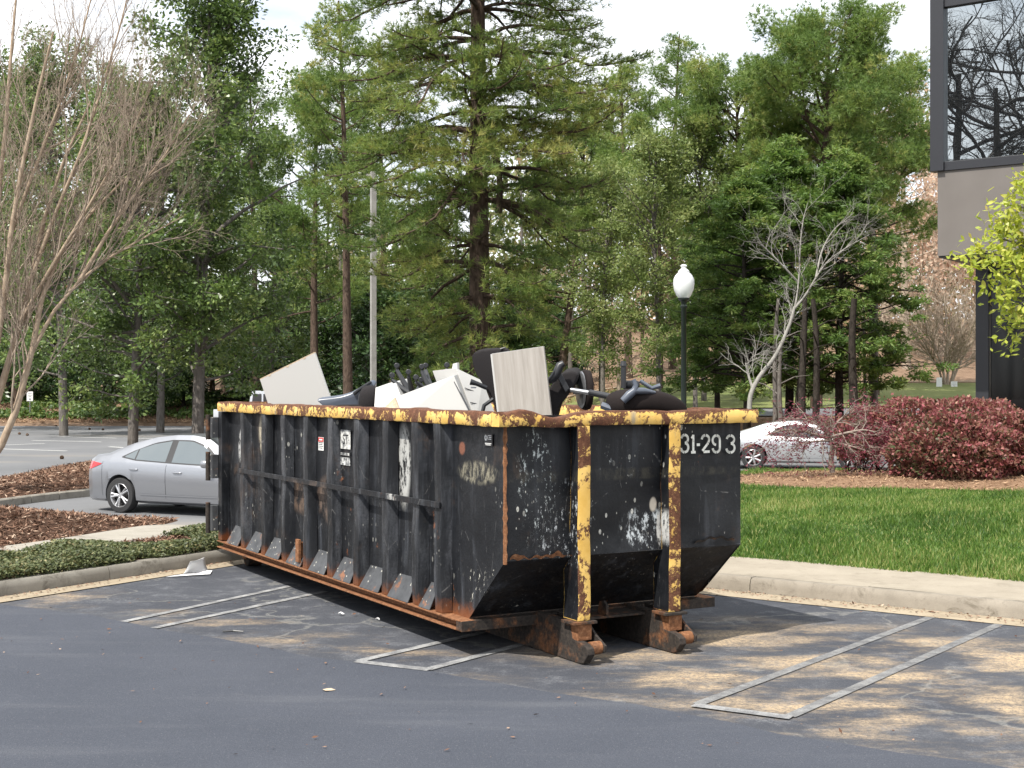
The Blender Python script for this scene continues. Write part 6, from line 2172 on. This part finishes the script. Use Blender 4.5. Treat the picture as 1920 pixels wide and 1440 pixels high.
GR = 'burgundy shrubs before the building'
leaf_heap('burgundy_shrub', 'largest burgundy shrub, low dark skirt, at the right edge', 'shrub', [blob(1800, 845, 24.6, 225, 130, .95), blob(1905, 842, 24.8, 190, 130, .9), blob(1728, 852, 24.8, 120, 100, .6)], .085, 27000, L_RED, B_DARK, group=GR)
leaf_heap('burgundy_shrub', 'burgundy shrub behind the largest one, pink top, in front of the column', 'shrub', [blob(1730, 800, 27.0, 220, 100, 1.0), blob(1642, 815, 27.0, 150, 95, .75), blob(1830, 795, 27.2, 190, 90, 1.0)], .085, 21000, L_RED, B_DARK, group=GR)
leaf_heap('burgundy_shrub', 'small burgundy shrub low behind the maple trunk', 'shrub', [blob(1612, 834, 27.2, 90, 62, .45)], .07, 3200, L_RED, B_DARK, group=GR)

# little laceleaf maple: grey twisted trunk, drooping twigs, thin purple leaves
DM2 = 25.6
g = P(1560, 884, DM2); g.z = float(lawn_z(g.x, g.y)) + .04
SPL = [(6, .22, -.03, 5, 25, 60, .55, .25), (4, .25, -.08, 4, 25, 60, .55, .25), (3, .25, -.10, 0, 0, 0, 0, 0)]
t, tips = bare_tree('laceleaf_maple', 'small twisted maple with thin purple leaves before the pale coupe', g,
                    [([(1561, 886, 0), (1558, 860, 0), (1562, 835, 0), (1553, 818, 0)], .055, .04),
                     ([(1555, 822, 0), (1530, 815, -.1), (1500, 806, -.2), (1465, 806, -.25), (1430, 820, -.3)], .035, .008),
                     ([(1555, 820, 0), (1540, 800, .2), (1510, 785, .3), (1480, 784, .4)], .030, .008),
                     ([(1556, 820, 0), (1585, 812, -.2), (1620, 805, -.3), (1650, 812, -.3)], .032, .008),
                     ([(1556, 822, 0), (1565, 795, .1), (1590, 775, .2), (1620, 770, .3)], .030, .008),
                     ([(1558, 830, 0), (1590, 835, -.3), (1625, 845, -.4), (1655, 862, -.5)], .026, .006),
                     ([(1556, 826, 0), (1520, 828, -.3), (1480, 838, -.4)], .022, .006)], DM2, SPL, B_MAPLE, 4, 12, .55, -.05, .012)
tp_ = np.array([q[0] for q in tips])
keep = (rng.random(len(tp_)) < .8)
tp_ = np.repeat(tp_[keep], 3, 0); tp_ = tp_ + rng.normal(size=tp_.shape) * [.07, .07, .04]
A = rand_dir(len(tp_)); A[:, 2] = -abs(A[:, 2]) * .5
V, Fc = leaf_quads(tp_, A, unit(rand_dir(len(tp_)) + [0, 0, .8]), .075, .022)
link('foliage', mesh_np('foliage', V, Fc, np.clip(rng.normal(.5, .25, len(tp_)), 0, 1), L_MAPLE), t)

# yellow-green tree reaching in from the right edge; its biggest leaves are single pieces
DY = 17.0
o = Vector((8.6, 18.2, float(lawn_z(8.6, 18.2)) - .05))
rs = np.random.default_rng(17)
br, tips = [], []
SPY = [(5, .12, .02, 5, 25, 55, .6, .2), (4, .15, .04, 4, 25, 55, .55, .2), (3, .18, .05, 0, 0, 0, 0, 0)]
tr = np.array([(0, 0, 0), (-.1, -.05, 1.2), (-.25, -.2, 2.2), (-.5, -.4, 3.2), (-.6, -.5, 4.4), (-.5, -.6, 5.6)])
br.append((tr, np.array([.10, .085, .075, .06, .045, .02]), 0))
for (px, py, dd), z in (((1918, 325, 0), 4.0), ((1908, 385, -.2), 3.4), ((1872, 445, .1), 3.0), ((1838, 468, -.1), 2.8), ((1876, 500, .2), 2.6), ((1898, 545, -.2), 2.4), ((1915, 590, .1), 2.2), ((1915, 450, .4), 3.2), ((1925, 360, .3), 4.2), ((1940, 520, -.4), 2.6), ((1960, 420, 0), 3.6), ((1912, 605, 0), 2.1)):
    s0 = at_z(tr, z - .2); e = np.array(P(px, py, DY + dd) - o)
    mid = (s0 + e) / 2 + [0, 0, .25]
    q = np.linspace(0, 1, 9)[:, None]
    pts = s0 * (1 - q) ** 2 + 2 * mid * q * (1 - q) + e * q ** 2
    br.append((pts, .022 * (1 - .8 * np.linspace(0, 1, 9)) + .003, 2))
    for j in range(9):
        i = int(3 + 5.9 * rs.random()); i = min(i, 7)
        d = unit(pts[i + 1] - pts[i])
        grow(pts[i], unit(d + unit(rs.normal(size=3)) * .8), .5 * (.5 + .7 * rs.random()), .008, 1, [None] + SPY[1:], br, tips, rs)
    tips.append((e, unit(e - mid)))
t = thing('yellow_green_tree', 'yellow-green leafy tree reaching in before the building', 'tree', o)
link('trunk', tubes_np('trunk', br, B_GREY, (9, 6, 5, 4, 3, 3)), t)
tp_ = np.array([q[0] for q in tips]); td_ = np.array([q[1] for q in tips])
n = 11
C = np.repeat(tp_, n, 0) + rng.normal(size=(len(tp_) * n, 3)) * .085; A = unit(np.repeat(td_, n, 0) + rand_dir(len(C)) * .9)
scr = (C[:, 0] + o.x) / (C[:, 1] + o.y) * F + 960
N_ = unit(rand_dir(len(C)) * .7 + np.array([-.3, -.5, .7]))
ls = .07 + .05 * rng.random(len(C))
vis = np.where((scr < 1915))[0]
pick = vis[np.argsort(-ls[vis] / (C[vis, 1] + o.y))[:300]]
rest = np.setdiff1d(np.arange(len(C)), pick)
V, Fc = leaf_quads(C[rest], A[rest], N_[rest], ls[rest], ls[rest] * .48)
f_ = link('foliage', mesh_np('foliage', V, Fc, np.clip(rng.normal(.5, .2, len(rest)), 0, 1), L_YELLOW), t); f_['kind'] = 'stuff'
lv = []
for k in range(4):
    m = MB()
    vs = []
    for i in range(7):
        a = i / 6; w = .25 * math.sin(math.pi * a) ** .8 * (1.1 - .4 * a); zc = -.10 * (a - .4) ** 2
        vs += [(a - .5, -w, zc + .04 + .02 * k), (a - .5, 0, zc), (a - .5, w, zc + .04)]
    m.add(vs, [(i * 3 + j, (i + 1) * 3 + j, (i + 1) * 3 + j + 1, i * 3 + j + 1) for i in range(6) for j in range(2)])
    me = m.mesh('leaf', L_YELLOW, smooth=True)
    at = me.attributes.new('var', 'FLOAT', 'FACE'); at.data.foreach_set('value', [(.25, .42, .58, .8)[k]] * len(me.polygons))
    lv.append(me)
for q in pick:
    a, nn_ = A[q], N_[q]; s_ = unit(np.cross(nn_, a)); nn_ = np.cross(a, s_)
    ob = link('leaf', lv[random.randrange(4)], t)
    l_ = float(ls[q])
    ob.matrix_local = Matrix(((a[0] * l_, s_[0] * l_, nn_[0] * l_, C[q, 0]), (a[1] * l_, s_[1] * l_, nn_[1] * l_, C[q, 1]), (a[2] * l_, s_[2] * l_, nn_[2] * l_, C[q, 2]), (0, 0, 0, 1)))

# big bare oak out of frame at the left: seen mirrored in the window
rs = np.random.default_rng(41)
br, tips = [], []
tr = trunk_path(9.0, (.6, .8), .2, 14, rs, 0)
br.append((tr, .20 * (1 - .7 * np.linspace(0, 1, 14)), 0))
SPO = [(6, .14, .06, 6, 30, 60, .62, .2), (5, .17, .04, 6, 30, 60, .6, .2), (4, .2, .03, 6, 30, 60, .55, .15), (3, .2, 0, 5, 30, 60, .6, .1), (2, .2, 0, 0, 0, 0, 0, 0)]
for j in range(8):
    z = 4.9 + 4.0 * j / 8; az = j * 2.399 + .4
    grow(at_z(tr, z), (math.cos(az), math.sin(az), .45), 5.2 * (1 - .04 * j), .055, 0, SPO, br, tips, rs)
ome = tubes_np('trunk', br, B_DARK, (10, 6, 5, 4, 3))
for loc, rz, sc, lab in (((-25.8, -.6, 0), 0, 2.0, 'big bare oak mirrored in the building window, nearest one'), ((-32.5, -4.2, 0), 2.0, 2.35, 'bare oak mirrored in the building window, behind the nearest one'), ((-37.0, -11.5, 0), 4.1, 2.6, 'bare oak mirrored in the building window, farthest one')):
    t = thing('bare_oak', lab, 'tree', loc, (0, 0, rz), 'oaks mirrored in the window', sc)
    link('trunk', ome, t)
